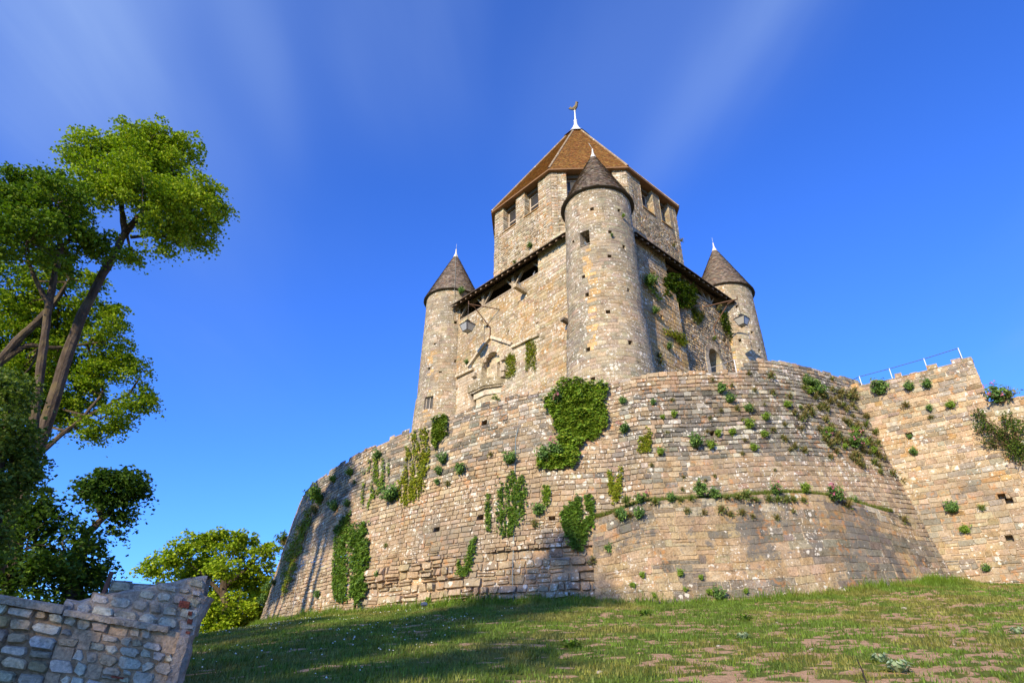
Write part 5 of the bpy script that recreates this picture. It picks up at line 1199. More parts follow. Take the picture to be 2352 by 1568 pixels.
# keep
for s_, x, y, k, z, l in (('tur',2336/1.63265,814/1.63265,'fern',.6,'small green tuft high on the front turret'),('tur',2295/1.63265,885/1.63265,'leafy',.55,'dark green tuft right of the turret window'),('octL',1990/1.63265,928/1.63265,'leafy',1.1,'green plant on the octagon above the left gallery roof'),('octL',1930/1.63265,985/1.63265,'grass',1.0,'grass tuft along the left gallery roof, lower one'),('octR',2525/1.63265,922/1.63265,'dry',1.1,'dry plant on the right side of the octagon, lower one'),('octR',2554/1.63265,905/1.63265,'dry',1.1,'dry plant near the right edge of the octagon'),('turL',1727/1.63265,1100/1.63265,'leafy',1.3,'green plant just under the eave of the left turret'),('left',1704/1.63265,1222/1.63265,'leafy',1.2,'green plant below the left end of the gallery'),('left',1752/1.63265,1363/1.63265,'leafy',.8,'small plant left of the gabled niche'),('left',1683/1.63265,1483/1.63265,'dry',1.0,'dry tuft low beside the left turret'),
    ('butR',2448/1.63265,1031/1.63265,'dry',1.0,'dry tuft on the shoulder of the right buttress'),('butR',2437/1.63265,1068/1.63265,'leafy',1.9,'dark bush in the corner between front turret and right buttress'),('butR',2455/1.63265,1173/1.63265,'leafy',1.2,'dark tuft in the middle of the right buttress'),('butR',2508/1.63265,1306/1.63265,'leafy',1.1,'dark tuft low on the right buttress'),('butR',2470/1.63265,1337/1.63265,'dry',1.5,'dry bush low in the shaded corner of the front turret'),('butR',2474/1.63265,1362/1.63265,'dry',1.2,'dry bush at the foot of the shaded corner'),('right',2555/1.63265,1339/1.63265,'dry',1.1,'dry tuft beside the foot of the right buttress'),('right',2678/1.63265,1272/1.63265,'grass',1.2,'grass tuft above the small arched door'),('right',2782/1.63265,1231/1.63265,'dry',1.3,'yellowish tuft below the right-hand lantern'),('right',2690/1.63265,1162/1.63265,'dry',1.6,'yellow-brown bush under the right gallery rail')):
    plant(s_, x, y, k, z, l)

# ------------------------------------------------------------------ shrub on the bastion
def shrub(name, label, surf, spots, pal, n_leaf, size, cat='shrub'):
    P0, N0 = wall_point(surf, *spots[0][:2]); root = thing(name, P0, label, cat); mb = MB(); PP = []
    for x, y, r in spots:
        p, n = wall_point(surf, x, y); p = p + n*r*.6
        for _ in range(7):
            q = p + rng.normal(0, r*.5, 3); mb.tube([P0, (P0 + q)/2 + rng.normal(0, .1, 3), q], [.025, .016, .006], 4, C=(.14, .09, .05), cap=False)
        k = int(n_leaf*r*r); d = rng.normal(0, 1, (k, 3)); d /= np.linalg.norm(d, axis=1)[:, None]; PP.append(p + d*(r*rng.uniform(.3, 1.05, (k, 1))))
    P = np.concatenate(PP); mb.build('branches', M_BARK, root)
    V, Q = leaf_cards(P, size); m2 = MB(); m2.add(V, Q, C=leaf_cols(len(P), pal, (3, 3, 2, 1))); m2.build('foliage', M_LEAF, root)
shrub('wall_shrub', 'loose leafy shrub growing out of the bastion wall at the right edge', 'bas', [(2335, 1035, .55), (2300, 1000, .45), (2262, 985, .45), (2340, 990, .5), (2250, 955, .3), (2352, 1045, .5), (2315, 965, .35), (2275, 1020, .3)], [(.075, .13, .018), (.10, .16, .02), (.05, .09, .014), (.14, .18, .03)], 1500, .085)

# ------------------------------------------------------------------ foreground rubble wall
LE = np.array([-4.46, 9.0, .63]); LD = np.array([-.95, -.30]); LN = np.array([.30, -.95])     # runs left from its broken end
def S_low(s, t, n):
    s, t, n = np.broadcast_arrays(*(np.asarray(k, float) for k in (s, t, n)))
    w = .05*(fbm(np.stack([s*1.3, t*1.3], -1), 171, 3) - .5); n = n + w
    return np.stack([LE[0] + LD[0]*s + LN[0]*n, LE[1] + LD[1]*s + LN[1]*n, t + .134*s], -1)
low = thing('rubble_wall', (-5.5, 8.7, -.5), 'low rubble stone wall with concrete coping and broken leaning end in the left foreground', 'wall')
P_LOWL = palette([(.74, .64, .52), (.74, .58, .40), (.66, .47, .29), (.86, .78, .66), (.68, .42, .20), (.56, .47, .39)], [4, 3, 2, 3, 1, 2])
P_LOWR = palette([(.84, .74, .62), (.72, .61, .49), (.58, .48, .39), (.74, .56, .39)], [4, 3, 2, 2])
mb = MB()
cl_ = layout(1.35, 4.5, -1.3, .50, (.12, .18), (.14, .30)); masonry(mb, S_low, cl_, P_LOWL, (.30, .205, .125), gap=.008, jit=.010, h=(.015, .05), bev=.018, chamf=.30, back=-.03)
cr_ = rubble_split(rubble_split(layout(-.05, 1.35, -1.3, .50, (.10, .15), (.10, .22)), .35), .2)
keepm = rng.random(len(cr_)) < .80
masonry(mb, S_low, cr_[keepm], P_LOWR, (.44, .285, .17), gap=.008, jit=.014, h=(.006, .03), bev=.014, chamf=.34, back=-.012)
rest = cr_[~keepm]; a, b, c, d = rest.T; mb.add(S_low(np.stack([a, b, b, a], 1).ravel(), np.stack([c, c, d, d], 1).ravel(), -.008 + .016*fbm(np.stack([np.stack([a, b, b, a], 1).ravel()*5, np.stack([c, c, d, d], 1).ravel()*5], -1), 9, 2)), np.arange(4*len(rest)).reshape(-1, 4), C=(.54, .36, .225))
def lowbox(s0, s1, n0, n1, t0, t1, C, dz=0):
    P = [S_low(s, t, n) for t in (t0, t1) for s, n in ((s0, n0), (s1, n0), (s1, n1), (s0, n1))]
    mb.add(np.array(P), [(0, 3, 2, 1), (4, 5, 6, 7), (0, 1, 5, 4), (1, 2, 6, 5), (2, 3, 7, 6), (3, 0, 4, 7)], C=C)
lowbox(.05, 4.5, -.45, -.06, -1.4, .44, (.33, .28, .23))
wall_face = mb.build('stone_face', M_LOW, low)
def coping(s0, s1, t0, th, label=None):
    mb = MB(); n = 24; V = []
    for s in np.linspace(s0, s1, n):
        j = rng.normal(0, .004, 4); V += [S_low(s, t0 + j[0], -.40), S_low(s, t0 + j[1], .085), S_low(s, t0 + th*.8 + j[2], .085), S_low(s, t0 + th, .05 + j[3]), S_low(s, t0 + th + .02, -.40)]
    i = np.arange(n-1)[:, None]*5; j = np.arange(5)[None]
    mb.add(np.array(V), np.stack([i + j, i + (j+1) % 5, i + 5 + (j+1) % 5, i + 5 + j], -1).reshape(-1, 4), C=(.47, .365, .265), P=[[0, 1, 2, 3, 4], [5*n-1, 5*n-2, 5*n-3, 5*n-4, 5*n-5]])
    mb.build('coping', M_CONC, low)
coping(1.38, 4.6, .49, .10); coping(.10, 1.36, .47, .08)
# raised broken end above the coping, and its leaning mortar end face
def hit_low(x, y, off=0.0):
    d = ray(x, y); t = ((LE[:2] + LN*off)@LN)/(d[:2]@LN); P = d*t; s = float((P[:2] - LE[:2])@LD); return s, float(P[2]) - .134*s
ST = lambda x: .55 + 0*x
mb = MB(); top_l = [hit_low(*p, -.12) for p in ((175, 1380), (250, 1362), (320, 1350), (380, 1338), (440, 1326), (470, 1322))]
ts = np.array(sorted([q[0] for q in top_l])); tz = np.array([q[1] for q in sorted(top_l)])
def S_up(s, t, n): return S_low(s, t, np.asarray(n) - .12)
ce = layout(-.2, 1.45, .52, 1.2, (.10, .16), (.13, .26)); m_s, m_t = (ce[:, 0] + ce[:, 1])/2, (ce[:, 2] + ce[:, 3])/2
ce = ce[m_t + .03 < np.interp(m_s, ts, tz)]
masonry(mb, S_up, ce, palette([(.74, .66, .55), (.64, .55, .44), (.54, .44, .34), (.84, .76, .65)], [4, 3, 2, 2]), (.34, .26, .185), gap=.008, jit=.012, h=(.02, .05), bev=.02, chamf=.32)
s_ = np.linspace(-.2, 1.45, 30); tp = np.interp(s_, ts, tz)
jj = .03*(fbm(np.stack([s_*9, s_*0], -1), 8, 2) - .5)
V = np.concatenate([S_up(s_, np.full(30, .5), -.015), S_up(s_, tp - .03, .005), S_up(s_, tp + .01 + jj, -.05), S_up(s_, tp + .03 + jj, -.45), S_up(s_, np.full(30, .5), -.45)])
i = np.arange(4)[:, None]*30 + np.arange(29)[None]; mb.add(V, np.stack([i, i+1, i+31, i+30], -1).reshape(-1, 4), C=(.48, .37, .28))
mb.build('raised_end', M_LOW, low)
# end face: slab leaning outwards towards the top
mb = MB(); prof = [(-1.4, .16), (-1.0, .10), (-.62, .06), (-.45, .02), (-.30, .10), (-.28, -.12), (.0, -.10), (.3, -.13), (.6, -.17), (.85, -.21), (1.0, -.23)]
ev = np.linspace(-1.4, 1.0, 40); ss_ = np.interp(ev, [p[0] for p in prof], [p[1] for p in prof]) + .05*(fbm(np.stack([ev*5, ev*0], -1), 12, 3) - .5)
V = []; depths = (.02, -.02, -.10, -.25, -.42, -.5)
for k, n in enumerate(depths):
    off = [.10, -.02, -.06, -.07, -.05, .08][k]; V.append(S_low(ss_ + off + .10*(fbm(np.stack([ev*7, ev*0 + n*9], -1), 14, 4) - .5), ev, np.full(40, n) + (-.12 if False else -.12*sstep(ev, .45, .55))))
V = np.concatenate(V); i = np.arange(5)[:, None]*40 + np.arange(39)[None]
Cm = np.tile(np.array((.46, .35, .265)), (len(V), 1))*(0.8 + .5*fbm(V*6, 19, 3)[:, None])
mb.add(V, np.stack([i, i+1, i+41, i+40], -1).reshape(-1, 4), C=Cm)
mb.add([V[39], V[79], V[119], V[159], V[199], V[239]], P=[[0, 1, 2, 3, 4, 5]], C=(.3, .25, .21))
for t, s, w, h in ((.80, .0, .13, .085), (.72, -.1, .05, .05), (.62, -.12, .06, .06), (.5, -.13, .05, .03), (-.12, .55, .14, .022)):   # bricks showing
    mb.box(S_low(s + w/2, t, -.09 if t > .4 else .0), S_low(s - w/2, t, .0) - S_low(s + w/2, t, .0), [*(LN*.03), 0], (0, 0, h), (.36, .085, .05))
mb.build('broken_end', M_CONC, low)
# second wall behind it
p0, p1 = at(236, 1400, 12.0), at(440, 1400, 12.0)
mb = MB()
dd = (p1 - p0); LL = hypot(dd[0], dd[1]); e = dd/LL
zt0, zt1 = at(250, 1334, 12.0)[2], at(400, 1322, 12.0)[2]
def S_bk(s, t, n):
    s, t, n = np.broadcast_arrays(*(np.asarray(k, float) for k in (s, t, n))); return np.stack([p0[0] + e[0]*s + e[1]*n, p0[1] + e[1]*s - e[0]*n, t], -1)
ce = layout(0, LL, -1, zt0, (.12, .2), (.15, .35)); ce[ce[:, 3] > zt0 - .02, 3] += rng.uniform(-.04, .06, (ce[:, 3] > zt0 - .02).sum())
masonry(mb, S_bk, ce, P_LOWL, (.3, .25, .2), gap=.014, jit=.012, h=(.02, .04), bev=.03, chamf=.35)
mb.box(S_bk(0, -1, -.4), S_bk(LL, -1, -.4) - S_bk(0, -1, -.4), S_bk(0, -1, -.02) - S_bk(0, -1, -.4), (0, 0, zt0 + .94), (.3, .25, .2))
tag(mb.build('garden_wall', M_LOW), 'short weathered stone wall standing behind the rubble wall', 'wall')
mb = MB(); q0, q1 = at(242, 1352, 10.6), at(257, 1312, 10.6); q0 = q0 - (q1 - q0)*2.2; mb.bar(q0, q1, .05, .035, (0, 1, 0), (.12, .06, .045)); tag(mb.build('iron_post', M_IRON), 'leaning rusty iron post sticking up behind the rubble wall', 'post')

# ------------------------------------------------------------------ trees
def tree(name, label, dist, trunk, limbs, blobs, pal, wts, leaf=.112, dens=1.0, tr=(.34, .16), bark=(.115, .085, .062), group=None, depth=.55, ground=True, cat='tree'):
    T_ = [at(x, y, dist + (k[0] if k else 0)) for x, y, *k in trunk]
    base = T_[0].copy()
    gz = float(ground_z(base[0], base[1]))
    if ground and base[2] > gz: T_ = [np.array([base[0] + (base[0]-T_[1][0])*.3, base[1], gz - .3])] + T_; base = T_[0].copy()
    base[2] = gz
    root = thing(name, base, label, cat, group); mb = MB()
    # smooth resample of the trunk
    def smooth(P, r0, r1, wob=.04):
        P = np.array(P); t = np.linspace(0, 1, len(P)); u = np.linspace(0, 1, max(6, len(P)*4)); Q = np.stack([np.interp(u, t, P[:, k]) for k in range(3)], 1)
        for _ in range(2): Q[1:-1] = (Q[:-2] + Q[1:-1]*2 + Q[2:])/4
        Q[1:-1] += rng.normal(0, wob*r0, Q[1:-1].shape); return Q, np.linspace(r0, r1, len(Q))*(1 + rng.normal(0, .05, len(Q)))
    Q, R = smooth(T_, *tr); mb.tube(Q, R, 10, C=bark)
    B = []
    for x, y, r, *k in blobs:
        dd = dist + (k[0] if k else 0) + 0; c = at(x, y, dd); sl = np.linalg.norm(c); B.append((c, r/FPX*sl))
    ends = []
    for lm in limbs:
        L = [at(x, y, dist + (k[0] if k else 0)) for x, y, *k in lm[1:]]; Q, R = smooth(L, lm[0], lm[0]*.35); mb.tube(Q, R, 7, C=bark); ends += list(Q[len(Q)//2:])
    ends += list(Q[-2:]); ends = np.array(ends + [T_[-1]])
    PP, CC = [], []
    for c, r in B:
        k = int(np.argmin(((ends - c)**2).sum(1))); p = ends[k]
        m = (p + c)/2 + rng.normal(0, .12*r, 3); mb.tube([p, m, c], [.05, .035, .02], 5, C=bark, cap=False)
        for _ in range(6):
            d = rng.normal(0, 1, 3); d /= np.linalg.norm(d); q = c + d*r*.85; mb.tube([c, (c+q)/2 + rng.normal(0, .06*r, 3), q], [.02, .013, .006], 4, C=bark, cap=False)
        nl = max(3, int(5.5*r*r + 3)); ld = rng.normal(0, 1, (nl, 3)); ld /= np.linalg.norm(ld, axis=1)[:, None]
        lc_ = c + ld*(r*rng.uniform(.35, .82, (nl, 1)))*np.array([1, depth + .45, .92]); lr = np.maximum(.34, .36*r)*rng.uniform(.7, 1.25, nl)
        for l0, l1 in zip(lc_, lr):
            nc = max(4, int(dens*13*l1*l1 + 3)); d = rng.normal(0, 1, (nc, 3)); d[:, 2] = d[:, 2]*.8 + .25; d /= np.linalg.norm(d, axis=1)[:, None]
            for q in l0 + d*(l1*rng.uniform(.5, 1.0, (nc, 1))):
                n = int(rng.integers(26, 42)*(.14/leaf)**1.35); sc = 1.0 + 2.2*max(0, leaf - .14); a = rng.normal(0, 1, (n, 3))*np.array([.19, .19, .06])*sc; a[:, 2] -= 1.5*(a[:, 0]**2 + a[:, 1]**2)/sc; PP.append(q + a)
    P = np.concatenate(PP); mb.build('trunk', M_BARK, root)
    V, Q = leaf_cards(P, leaf, up=.55, asp=.95); m2 = MB(); m2.add(V, Q, C=leaf_cols(len(P), pal, wts, var=.16)); m2.build('crown', M_LEAF, root)
    return root
MAPLE = [(.24, .33, .016), (.31, .40, .02), (.17, .26, .014), (.38, .43, .03)]
DARK = [(.055, .11, .014), (.08, .145, .018), (.035, .075, .010), (.12, .19, .02)]
LIME = [(.26, .36, .016), (.33, .41, .02), (.19, .28, .014), (.39, .43, .03)]
tree('maple_tree', 'tallest maple with a leaning bare trunk and a broad dome crown, left of the sky', 25,
     [(-50, 1430), (20, 1215), (60, 1100), (110, 960), (150, 830), (190, 720), (230, 640), (270, 570), (288, 532)],
     [(.15, (288, 535), (281, 490), (278, 450), (290, 390)), (.15, (288, 535), (312, 505), (345, 470), (390, 430)), (.08, (345, 470), (400, 490), (450, 500)), (.08, (278, 450), (240, 420), (200, 400)), (.07, (300, 545), (350, 540), (400, 550)), (.06, (292, 540), (298, 570), (302, 590))],
     [(262, 365, 70), (330, 345, 72), (395, 372, 70), (440, 430, 65, -1), (475, 492, 48), (405, 470, 75, -1.5), (330, 430, 80, -2), (250, 425, 55, -1), (440, 545, 42), (385, 545, 42, -1), (303, 592, 24), (195, 395, 48), (172, 352, 24), (345, 310, 26), (300, 305, 22), (505, 480, 20), (350, 500, 45, 1.5), (230, 340, 40), (410, 345, 30), (470, 540, 26)], MAPLE, (4, 4, 3, 2), tr=(.27, .12))
tree('maple_tree', 'second maple with a slimmer upright trunk and a darker crown touching the left edge', 24,
     [(30, 1330), (60, 1100), (88, 900), (100, 800), (112, 700), (128, 620), (140, 570)],
     [(.10, (112, 700), (80, 640), (50, 560)), (.10, (140, 570), (130, 500), (110, 450)), (.08, (140, 570), (180, 530), (210, 540))],
     [(60, 470, 65), (128, 468, 62, -1), (22, 450, 45), (60, 555, 80, -1), (165, 520, 50, -.5), (205, 550, 38), (115, 415, 30), (0, 535, 60), (130, 590, 50, 1), (40, 410, 22), (95, 400, 20), (235, 560, 20), (175, 460, 40)], [(.11, .19, .014), (.15, .23, .016), (.075, .14, .012), (.21, .27, .02)], (4, 3, 3, 1.3), tr=(.17, .09))  # crown's self-shadow put into the darker leaf greens
tree('maple_tree', 'third maple behind the two trunks with a bright bulging lower crown', 28,
     [(-120, 1300), (-60, 960), (-10, 840), (40, 780), (85, 740)],
     [(.16, (85, 740), (130, 690), (160, 640)), (.14, (-10, 840), (60, 790), (120, 800), (200, 790)), (.13, (40, 1130), (75, 1055), (150, 990), (185, 965), (235, 905)), (.09, (185, 965), (250, 930), (300, 900))],
     [(248, 782, 52), (300, 850, 48), (285, 925, 46), (232, 960, 42), (205, 1000, 20), (170, 895, 60, 1), (130, 830, 50, 1), (60, 850, 60, 1.5), (60, 700, 60, 1.5), (195, 700, 52, .5), (20, 640, 55, 1.5), (110, 620, 55, 1), (10, 905, 50, 1), (330, 920, 26), (270, 735, 24), (150, 740, 45, 1.5), (100, 930, 40, 1.5), (225, 650, 30), (230, 860, 50, .5), (60, 765, 65, 2), (130, 770, 52, 2), (20, 800, 58, 2), (195, 830, 48, 1), (90, 880, 58, 2), (160, 955, 42, 1), (50, 960, 50, 2), (30, 720, 50, 2.5), (10, 870, 50, 2)], [(.20, .30, .016), (.27, .35, .02), (.13, .22, .013), (.34, .40, .028)], (4, 4, 3, 1.6), dens=1.25, tr=(.22, .13))
tree('willow_tree', 'dull fine-leaved tree overlapping the trunks at the lower left edge', 19,
     [(-40, 1420), (-20, 1200), (0, 1050), (20, 950)], [(.06, (0, 1050), (40, 1000), (60, 960))],
     [(25, 925, 42), (48, 1000, 48), (30, 1075, 48), (5, 1010, 50), (15, 1150, 42), (-5, 1230, 42), (10, 870, 30), (60, 1060, 26), (-20, 1100, 50)], [(.12, .18, .035), (.15, .21, .04), (.085, .13, .026), (.18, .23, .05)], (4, 3, 3, 1), leaf=.10, dens=1.5, tr=(.2, .1))
tree('chestnut_tree', 'dark dense tree behind the rubble wall with one clump held out on a branch', 22,
     [(150, 1470), (165, 1380), (178, 1280), (190, 1240)],
     [(.15, (178, 1270), (200, 1225), (235, 1190), (262, 1165)), (.10, (165, 1350), (120, 1280), (80, 1240)), (.08, (235, 1190), (220, 1150), (210, 1125))],
     [(60, 1175, 40), (125, 1195, 45), (60, 1262, 62, -.5), (150, 1268, 62, -1), (212, 1285, 42), (205, 1340, 42), (100, 1345, 60), (20, 1325, 52), (228, 1108, 19), (285, 1114, 25), (268, 1150, 19), (307, 1130, 11), (200, 1130, 15), (252, 1090, 13), (238, 1150, 12), (300, 1105, 12), (15, 1200, 40, 1), (170, 1345, 40), (270, 1195, 14), (100, 1150, 18)], DARK, (4, 3, 3, 1), leaf=.11, dens=1.15, tr=(.3, .2), bark=(.11, .085, .065))
tree('lime_tree', 'bright yellow-green tree in the distance between the rubble wall and the rampart', 46,
     [(520, 1520), (520, 1440), (515, 1360), (512, 1300)],
     [(.16, (515, 1370), (470, 1320), (430, 1290)), (.16, (514, 1350), (560, 1310), (590, 1280)), (.12, (518, 1420), (560, 1400), (600, 1390))],
     [(378, 1300, 40), (440, 1268, 46), (508, 1250, 46), (565, 1262, 42), (605, 1288, 38), (468, 1325, 50, 2), (555, 1335, 50, 2), (605, 1380, 42), (520, 1400, 52, 2), (490, 1450, 42), (565, 1440, 42), (348, 1300, 20), (620, 1262, 22), (480, 1235, 20), (540, 1235, 20), (415, 1330, 40, 2), (600, 1340, 40, 1), (520, 1300, 40, -2), (590, 1420, 30), (500, 1425, 42, -2), (545, 1392, 38, -2), (465, 1400, 42, -2), (520, 1468, 42, -2), (455, 1462, 34, -1), (600, 1455, 26), (430, 1390, 36), (560, 1470, 30, -1)], LIME, (4, 4, 3, 2), leaf=.18, dens=.9, tr=(.35, .22))
# trees outside the frame whose shade lies on the slope
def shade_tree(label, x, y, h, r, n):
    z = float(ground_z(x, y)); root = thing('maple_tree', (x, y, z), label, 'tree'); mb = MB()
    mb.tube([(x, y, z - .2), (x + .2, y, z + h*.3), (x - .1, y + .2, z + h*.6), (x, y, z + h*.85)], [.35, .28, .2, .08], 9, C=(.17, .13, .1)); PP = []
    for k in range(n):
        d = rng.normal(0, 1, 3); d /= np.linalg.norm(d); c = np.array([x, y, z + h*.64]) + d*np.array([r, r, h*.34])*rng.uniform(.3, .95); q = rng.uniform(.8, 1.5)
        mb.tube([(x, y, z + h*.5), c], [.06, .02], 4, C=(.17, .13, .1), cap=False)
        m = 300; e = rng.normal(0, 1, (m, 3)); e /= np.linalg.norm(e, axis=1)[:, None]; PP.append(c + e*q*rng.uniform(.3, 1, (m, 1)))
    P = np.concatenate(PP); mb.build('trunk', M_BARK, root); V, Q = leaf_cards(P, .24); m2 = MB(); m2.add(V, Q, C=leaf_cols(len(P), MAPLE, (4, 3, 3, 1))); m2.build('crown', M_LEAF, root)
shade_tree('slender maple left of the viewpoint, outside the photograph', -11.5, 1.0, 20.5, 3.3, 40)
shade_tree('round maple farther left, outside the photograph', -17.0, 1.0, 14.0, 3.2, 26)
shade_tree('low maple left behind the viewpoint, outside the photograph', -12.0, -4.5, 12.0, 4.2, 36)

# ------------------------------------------------------------------ grass, daisies, weeds, stones
def grass():
    g = np.random.default_rng(5); n = 120000; r = g.uniform(22.5, 44.5, n); ph = np.radians(g.uniform(-36, 68, n)); x, y = TC[0] - r*np.sin(ph), TC[1] - r*np.cos(ph)
    az = np.degrees(np.arctan2(x, y)); d = np.hypot(x, y); s = soil_mask(x, y); edge = sstep(r, 23.7, 22.6)
    keep_ = (az > -36) & (az < 46) & (d > 6.5) & (g.random(n) < np.clip((1 - s)*.9 + .03, 0, 1)) & (BN@np.stack([x - BJ[0], y - BJ[1]]) > -.1)
    x, y, r, d, edge = x[keep_], y[keep_], r[keep_], d[keep_], edge[keep_]; z = ground_z(x, y); V, C = [], []
    k = fbm(np.stack([x*.8, y*.8], -1), 31, 3)
    pal = mix(np.array((.12, .185, .025)), np.array((.24, .215, .055)), sstep(k, .42, .62)*.8 + .0)
    for b in range(5):
        m = len(x); a = g.uniform(0, 2*pi, m); L = (g.uniform(.028, .065, m)*(1 + .8*vnoise(np.stack([x*2, y*2], -1), 9)) + edge*g.uniform(.05, .42, m)*(.35 + 1.1*vnoise(np.stack([x*1.3, y*1.3], -1), 19))); lean = g.uniform(.2, .9, m)
        bx, by = x + g.normal(0, .035, m), y + g.normal(0, .035, m); w = .007 + .004*edge + .0003*d
        px, py = np.cos(a + pi/2)*w, np.sin(a + pi/2)*w
        P = np.stack([np.stack([bx - px, by - py, z - .01], -1), np.stack([bx + px, by + py, z - .01], -1), np.stack([bx + np.cos(a)*L*lean, by + np.sin(a)*L*lean, z + L], -1)], 1)
        V.append(P.reshape(-1, 3)); c = pal*g.uniform(.6, 1.35, (m, 1))*(.5 + .95*fbm(np.stack([x*3.1, y*3.1], -1), 37, 2))[:, None]; c = mix(c, np.array((.15, .25, .02)), edge*.8); C.append(np.repeat(c, 3, 0))
    # tufts along the planted ledge
    m = 5200; sl = g.uniform(LS0 + 1.5, LS1 - .1, m); f = g.uniform(0, 1, m)*np.clip(fbm(np.stack([sl*1.1, sl*0], -1), 211, 3)*2.2 - .25, .15, 1); ok = g.random(m) < .35 + .65*fbm(np.stack([sl*.8, sl*0 + 3], -1), 212, 3); sl, f = sl[ok], f[ok]; m = len(sl)
    P0 = S_led(sl, np.full(m, LT), 0*sl - .04)*f[:, None] + S_ram(sl, led_top(sl) + .10, 0*sl)*(1 - f[:, None])
    for b in range(4):
        a = g.uniform(0, 2*pi, m); L = g.uniform(.06, .24, m); bx = P0 + g.normal(0, .03, (m, 3))*np.array([1, 1, 0]); px = np.stack([np.cos(a + pi/2), np.sin(a + pi/2), 0*a], -1)*.013
        tip = bx + np.stack([np.cos(a)*L*.6, np.sin(a)*L*.6, L*g.uniform(.5, 1, m)], -1); V.append(np.stack([bx - px, bx + px, tip], 1).reshape(-1, 3)); C.append(leaf_cols(m, [(.14, .20, .03), (.20, .22, .05), (.09, .15, .025), (.24, .19, .07)], (3, 3, 2, 1.5), g).reshape(m, 4, 3)[:, :3].reshape(-1, 3))
    V = np.concatenate(V); me = make_mesh('grass', V, [np.arange(len(V)).reshape(-1, 3)], np.concatenate(C)); o = bpy.data.objects.new('grass', me); col.objects.link(o); me.materials.append(M_IVY)
    tag(o, 'short uneven grass covering the slope and the ledge, taller along the foot of the wall', 'grass', kind='stuff')
    # daisies on the shaded left half
    n = 1500; r = g.uniform(23.2, 40, n); ph = np.radians(g.uniform(14, 66, n)); x, y = TC[0] - r*np.sin(ph), TC[1] - r*np.cos(ph); ok = fbm(np.stack([x*.5, y*.5], -1), 61, 2) > .42; x, y = x[ok], y[ok]; z = ground_z(x, y) + g.uniform(.06, .1, len(x))
    P = np.stack([x, y, z], -1); dl, dq = leaf_cards(P, .036, np.tile(np.array([.2, -.8, .7]), (len(P), 1)), g, asp=1.0)
    me = make_mesh('daisies', dl, [dq], np.tile(np.array((.75, .75, .70)), (len(dl), 1))); o = bpy.data.objects.new('daisies', me); col.objects.link(o); me.materials.append(M_IVY); tag(o, 'tiny white daisies scattered in the shaded grass', 'daisies', kind='stuff')
grass()
def ground_hit(x, y):
    d = ray(x, y); lo, hi = 3.0, 60.0
    t = np.linspace(3, 40, 800); P = d[None]*t[:, None]; k = np.argmax(P[:, 2] < ground_z(P[:, 0], P[:, 1])); return P[k] if k > 0 else d*10
def rosette(x, y, size, label, pal, n=14):
    p = ground_hit(x, y); V, Q, C = [], [], []
    for k in range(n):
        a = k*2.4 + rng.uniform(-.3, .3); e = .15 + .85*(k/n); L = size*(.5 + .5*k/n)*rng.uniform(.8, 1.1); d = np.array([cos(a), sin(a), 0]); s = np.array([-sin(a), cos(a), 0]); h = size*.75*(1 - .75*k/n); w = L*.24; c = np.array(pal[rng.integers(len(pal))])*rng.uniform(.8, 1.2)
        i = len(V); V += [p + d*.02, p + d*L*.5 + s*w + [0, 0, h*.75], p + d*L*.55 + [0, 0, h*.6], p + d*L*.5 - s*w + [0, 0, h*.75], p + d*L + [0, 0, h*.55]]; Q += [(i, i+1, i+2, i+2), (i, i+2, i+3, i+3)]; C += [c]*5
        Q += [(i+1, i+4, i+2, i+2), (i+2, i+4, i+3, i+3)]
    tri = np.array([q[:3] for q in Q]); V = np.array(V); me = make_mesh('broad_leaf_weed', V - p, [tri], np.array(C)); o = bpy.data.objects.new('broad_leaf_weed', me); col.objects.link(o); o.location = p; me.materials.append(M_IVY); tag(o, label, 'weed', 'broad-leaved weeds on the slope')
MUL = [(.28, .36, .21), (.34, .42, .26), (.22, .30, .17)]
rosette(2068, 1545, .34, 'large grey-green mullein rosette at the bottom right beside the thin stick', MUL, 18); rosette(2025, 1520, .26, 'grey-green weed left of the large mullein, behind the thin stick', MUL)
rosette(1707, 1468, .26, 'small grey-green weed in the middle of the bare right slope', MUL); rosette(2340, 1455, .26, 'small grey-green weed near the right edge of the slope', MUL)
rosette(1482, 1413, .3, 'dark green weed on the slope below the front turret', DKGREEN); rosette(1712, 1424, .32, 'dark green weed on the slope below the planted ledge', DKGREEN); rosette(1311, 1490, .34, 'dark green weed at the edge of the tree shade', DKGREEN)
p = ground_hit(1992, 1572); q = p + (at(1968, 1512, hypot(p[0], p[1]) + .1) - p); mb = MB(); mb.tube([p - [0, 0, .05], (p*.5 + q*.5) + [.01, 0, .01], q], [.012, .010, .006], 5, C=(.03, .022, .018)); tag(mb.build('thin_stick', M_WOOD), 'thin dark stick standing in the grass at the bottom right', 'stick')
for x, y, r in ((975, 1387, .06), (1460, 1426, .05), (1784, 1430, .04), (1650, 1484, .05), (2010, 1420, .05), (2076, 1398, .09), (1865, 1492, .05), (1378, 1545, .06), (1600, 1450, .04), (2190, 1480, .05)):
    p = ground_hit(x, y); u, v = np.meshgrid(np.linspace(0, pi, 6), np.linspace(0, 2*pi, 9)[:-1], indexing='ij'); D = np.stack([np.sin(u)*np.cos(v), np.sin(u)*np.sin(v), .6*np.cos(u)], -1)*r; D = D*(1 + .5*(fbm(D*18 + p, 3, 2) - .5))[..., None]
    i = np.arange(5)[:, None]*8; j = np.arange(8)[None]; me = make_mesh('loose_stone', D.reshape(-1, 3), [np.stack([i + j, i + (j+1) % 8, i + 8 + (j+1) % 8, i + 8 + j], -1).reshape(-1, 4)], np.array((.48, .40, .32))); o = bpy.data.objects.new('loose_stone', me); col.objects.link(o); o.location = p; me.materials.append(M_CONC); tag(o, 'small pale loose stone lying on the grass slope', 'stone', 'loose stones on the slope')

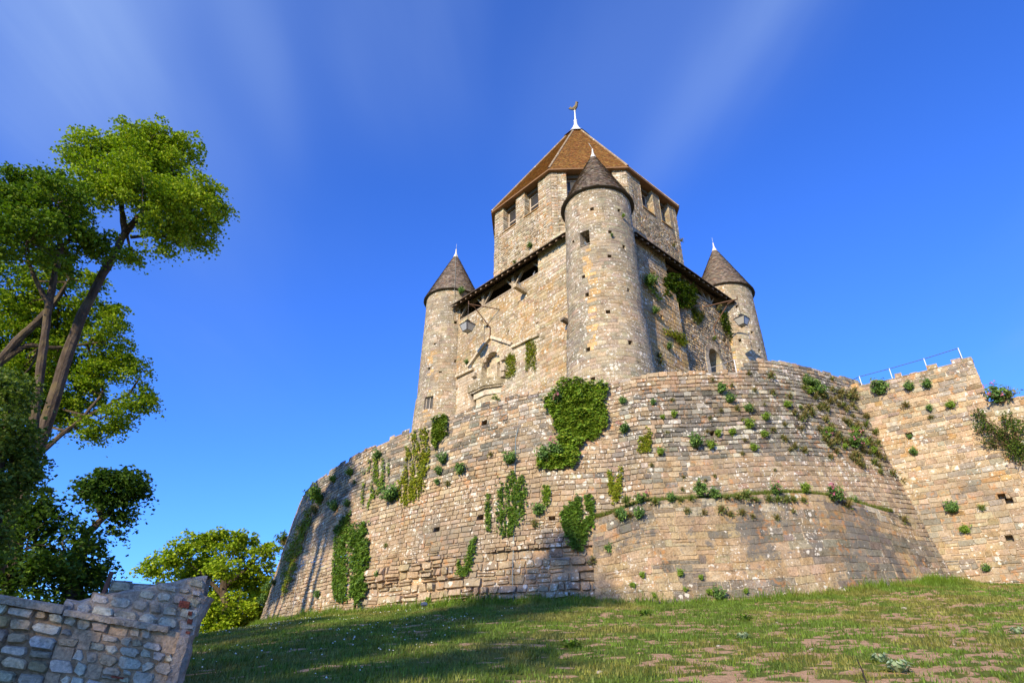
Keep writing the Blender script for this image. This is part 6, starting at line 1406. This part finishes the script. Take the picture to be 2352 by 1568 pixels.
# ------------------------------------------------------------------ pigeons
def pigeon(P, yaw, label, c=(.30, .31, .35)):
    """lofted body from tail to beak, standing at P"""
    prof = [(-.17, .02, .012, .0), (-.13, .03, .03, .03), (-.05, .055, .055, .075), (.02, .07, .068, .10), (.07, .06, .06, .135), (.095, .036, .038, .175), (.11, .034, .036, .205), (.125, .03, .03, .225), (.145, .014, .014, .222), (.165, .003, .003, .215)]
    V, n = [], 10
    for x, ry, rz, z in prof:
        for k in range(n): a = 2*pi*k/n; V.append((x, ry*cos(a), z + rz*sin(a) + .03))
    V = np.array(V); R = np.array([[cos(yaw), -sin(yaw), 0], [sin(yaw), cos(yaw), 0], [0, 0, 1]]); i = np.arange(len(prof)-1)[:, None]*n; j = np.arange(n)[None]
    C = np.tile(np.array(c), (len(V), 1)); C[4*n:8*n] = (.13, .15, .17); C[:2*n] = (.1, .1, .12); C[8*n:] = (.25, .2, .16); F = np.stack([i + j, i + (j+1) % n, i + n + (j+1) % n, i + n + j], -1).reshape(-1, 4)
    V2 = [V]; F2 = [F]; C2 = [C]; m = len(V)
    for s in (-1, 1):
        L = np.array([(0.01, s*.03, .06), (.02, s*.03, .06), (.02, s*.03, -.0), (.01, s*.03, 0), (.045, s*.035, 0.002)]); V2.append(L); F2.append(np.array([[m, m+1, m+2, m+3], [m+3, m+2, m+4, m+4]])); C2.append(np.tile((.4, .12, .1), (5, 1))); m += 5
    F = np.concatenate(F2); V = np.concatenate(V2)@R.T*1.25; q = F[F[:, 2] != F[:, 3]]; t = F[F[:, 2] == F[:, 3]][:, :3]
    me = make_mesh('pigeon', V, [q, t], np.concatenate(C2), True); o = bpy.data.objects.new('pigeon', me); col.objects.link(o); o.location = P; me.materials.append(M_FEATHER); tag(o, label, 'pigeon', 'pigeons perched on the keep')
pigeon(T(2.75, WF - .1, 26.44), -1.2, 'pale grey pigeon perched on the left gallery sill beside the stone pier', (.42, .42, .46))
pigeon(T(1.9, WF + .55, 25.56), -2.2, 'grey pigeon sitting on the stone spout under the left gallery')
c_ = T(8.57, 8.57, 0)[:2]; a = radians(-33); pigeon(np.array([c_[0] + 2.35*sin(a), c_[1] - 2.35*cos(a), 24.80]), -2.4, 'grey pigeon in the dark window of the front turret', (.38, .38, .42))
pigeon(T(-4.3, WF + .12, 21.12), -1.0, 'dark pigeon sitting at the left foot of the gable moulding', (.16, .17, .2))
print('objects', len(bpy.data.objects), 'verts', sum(len(m.vertices) for m in bpy.data.meshes))
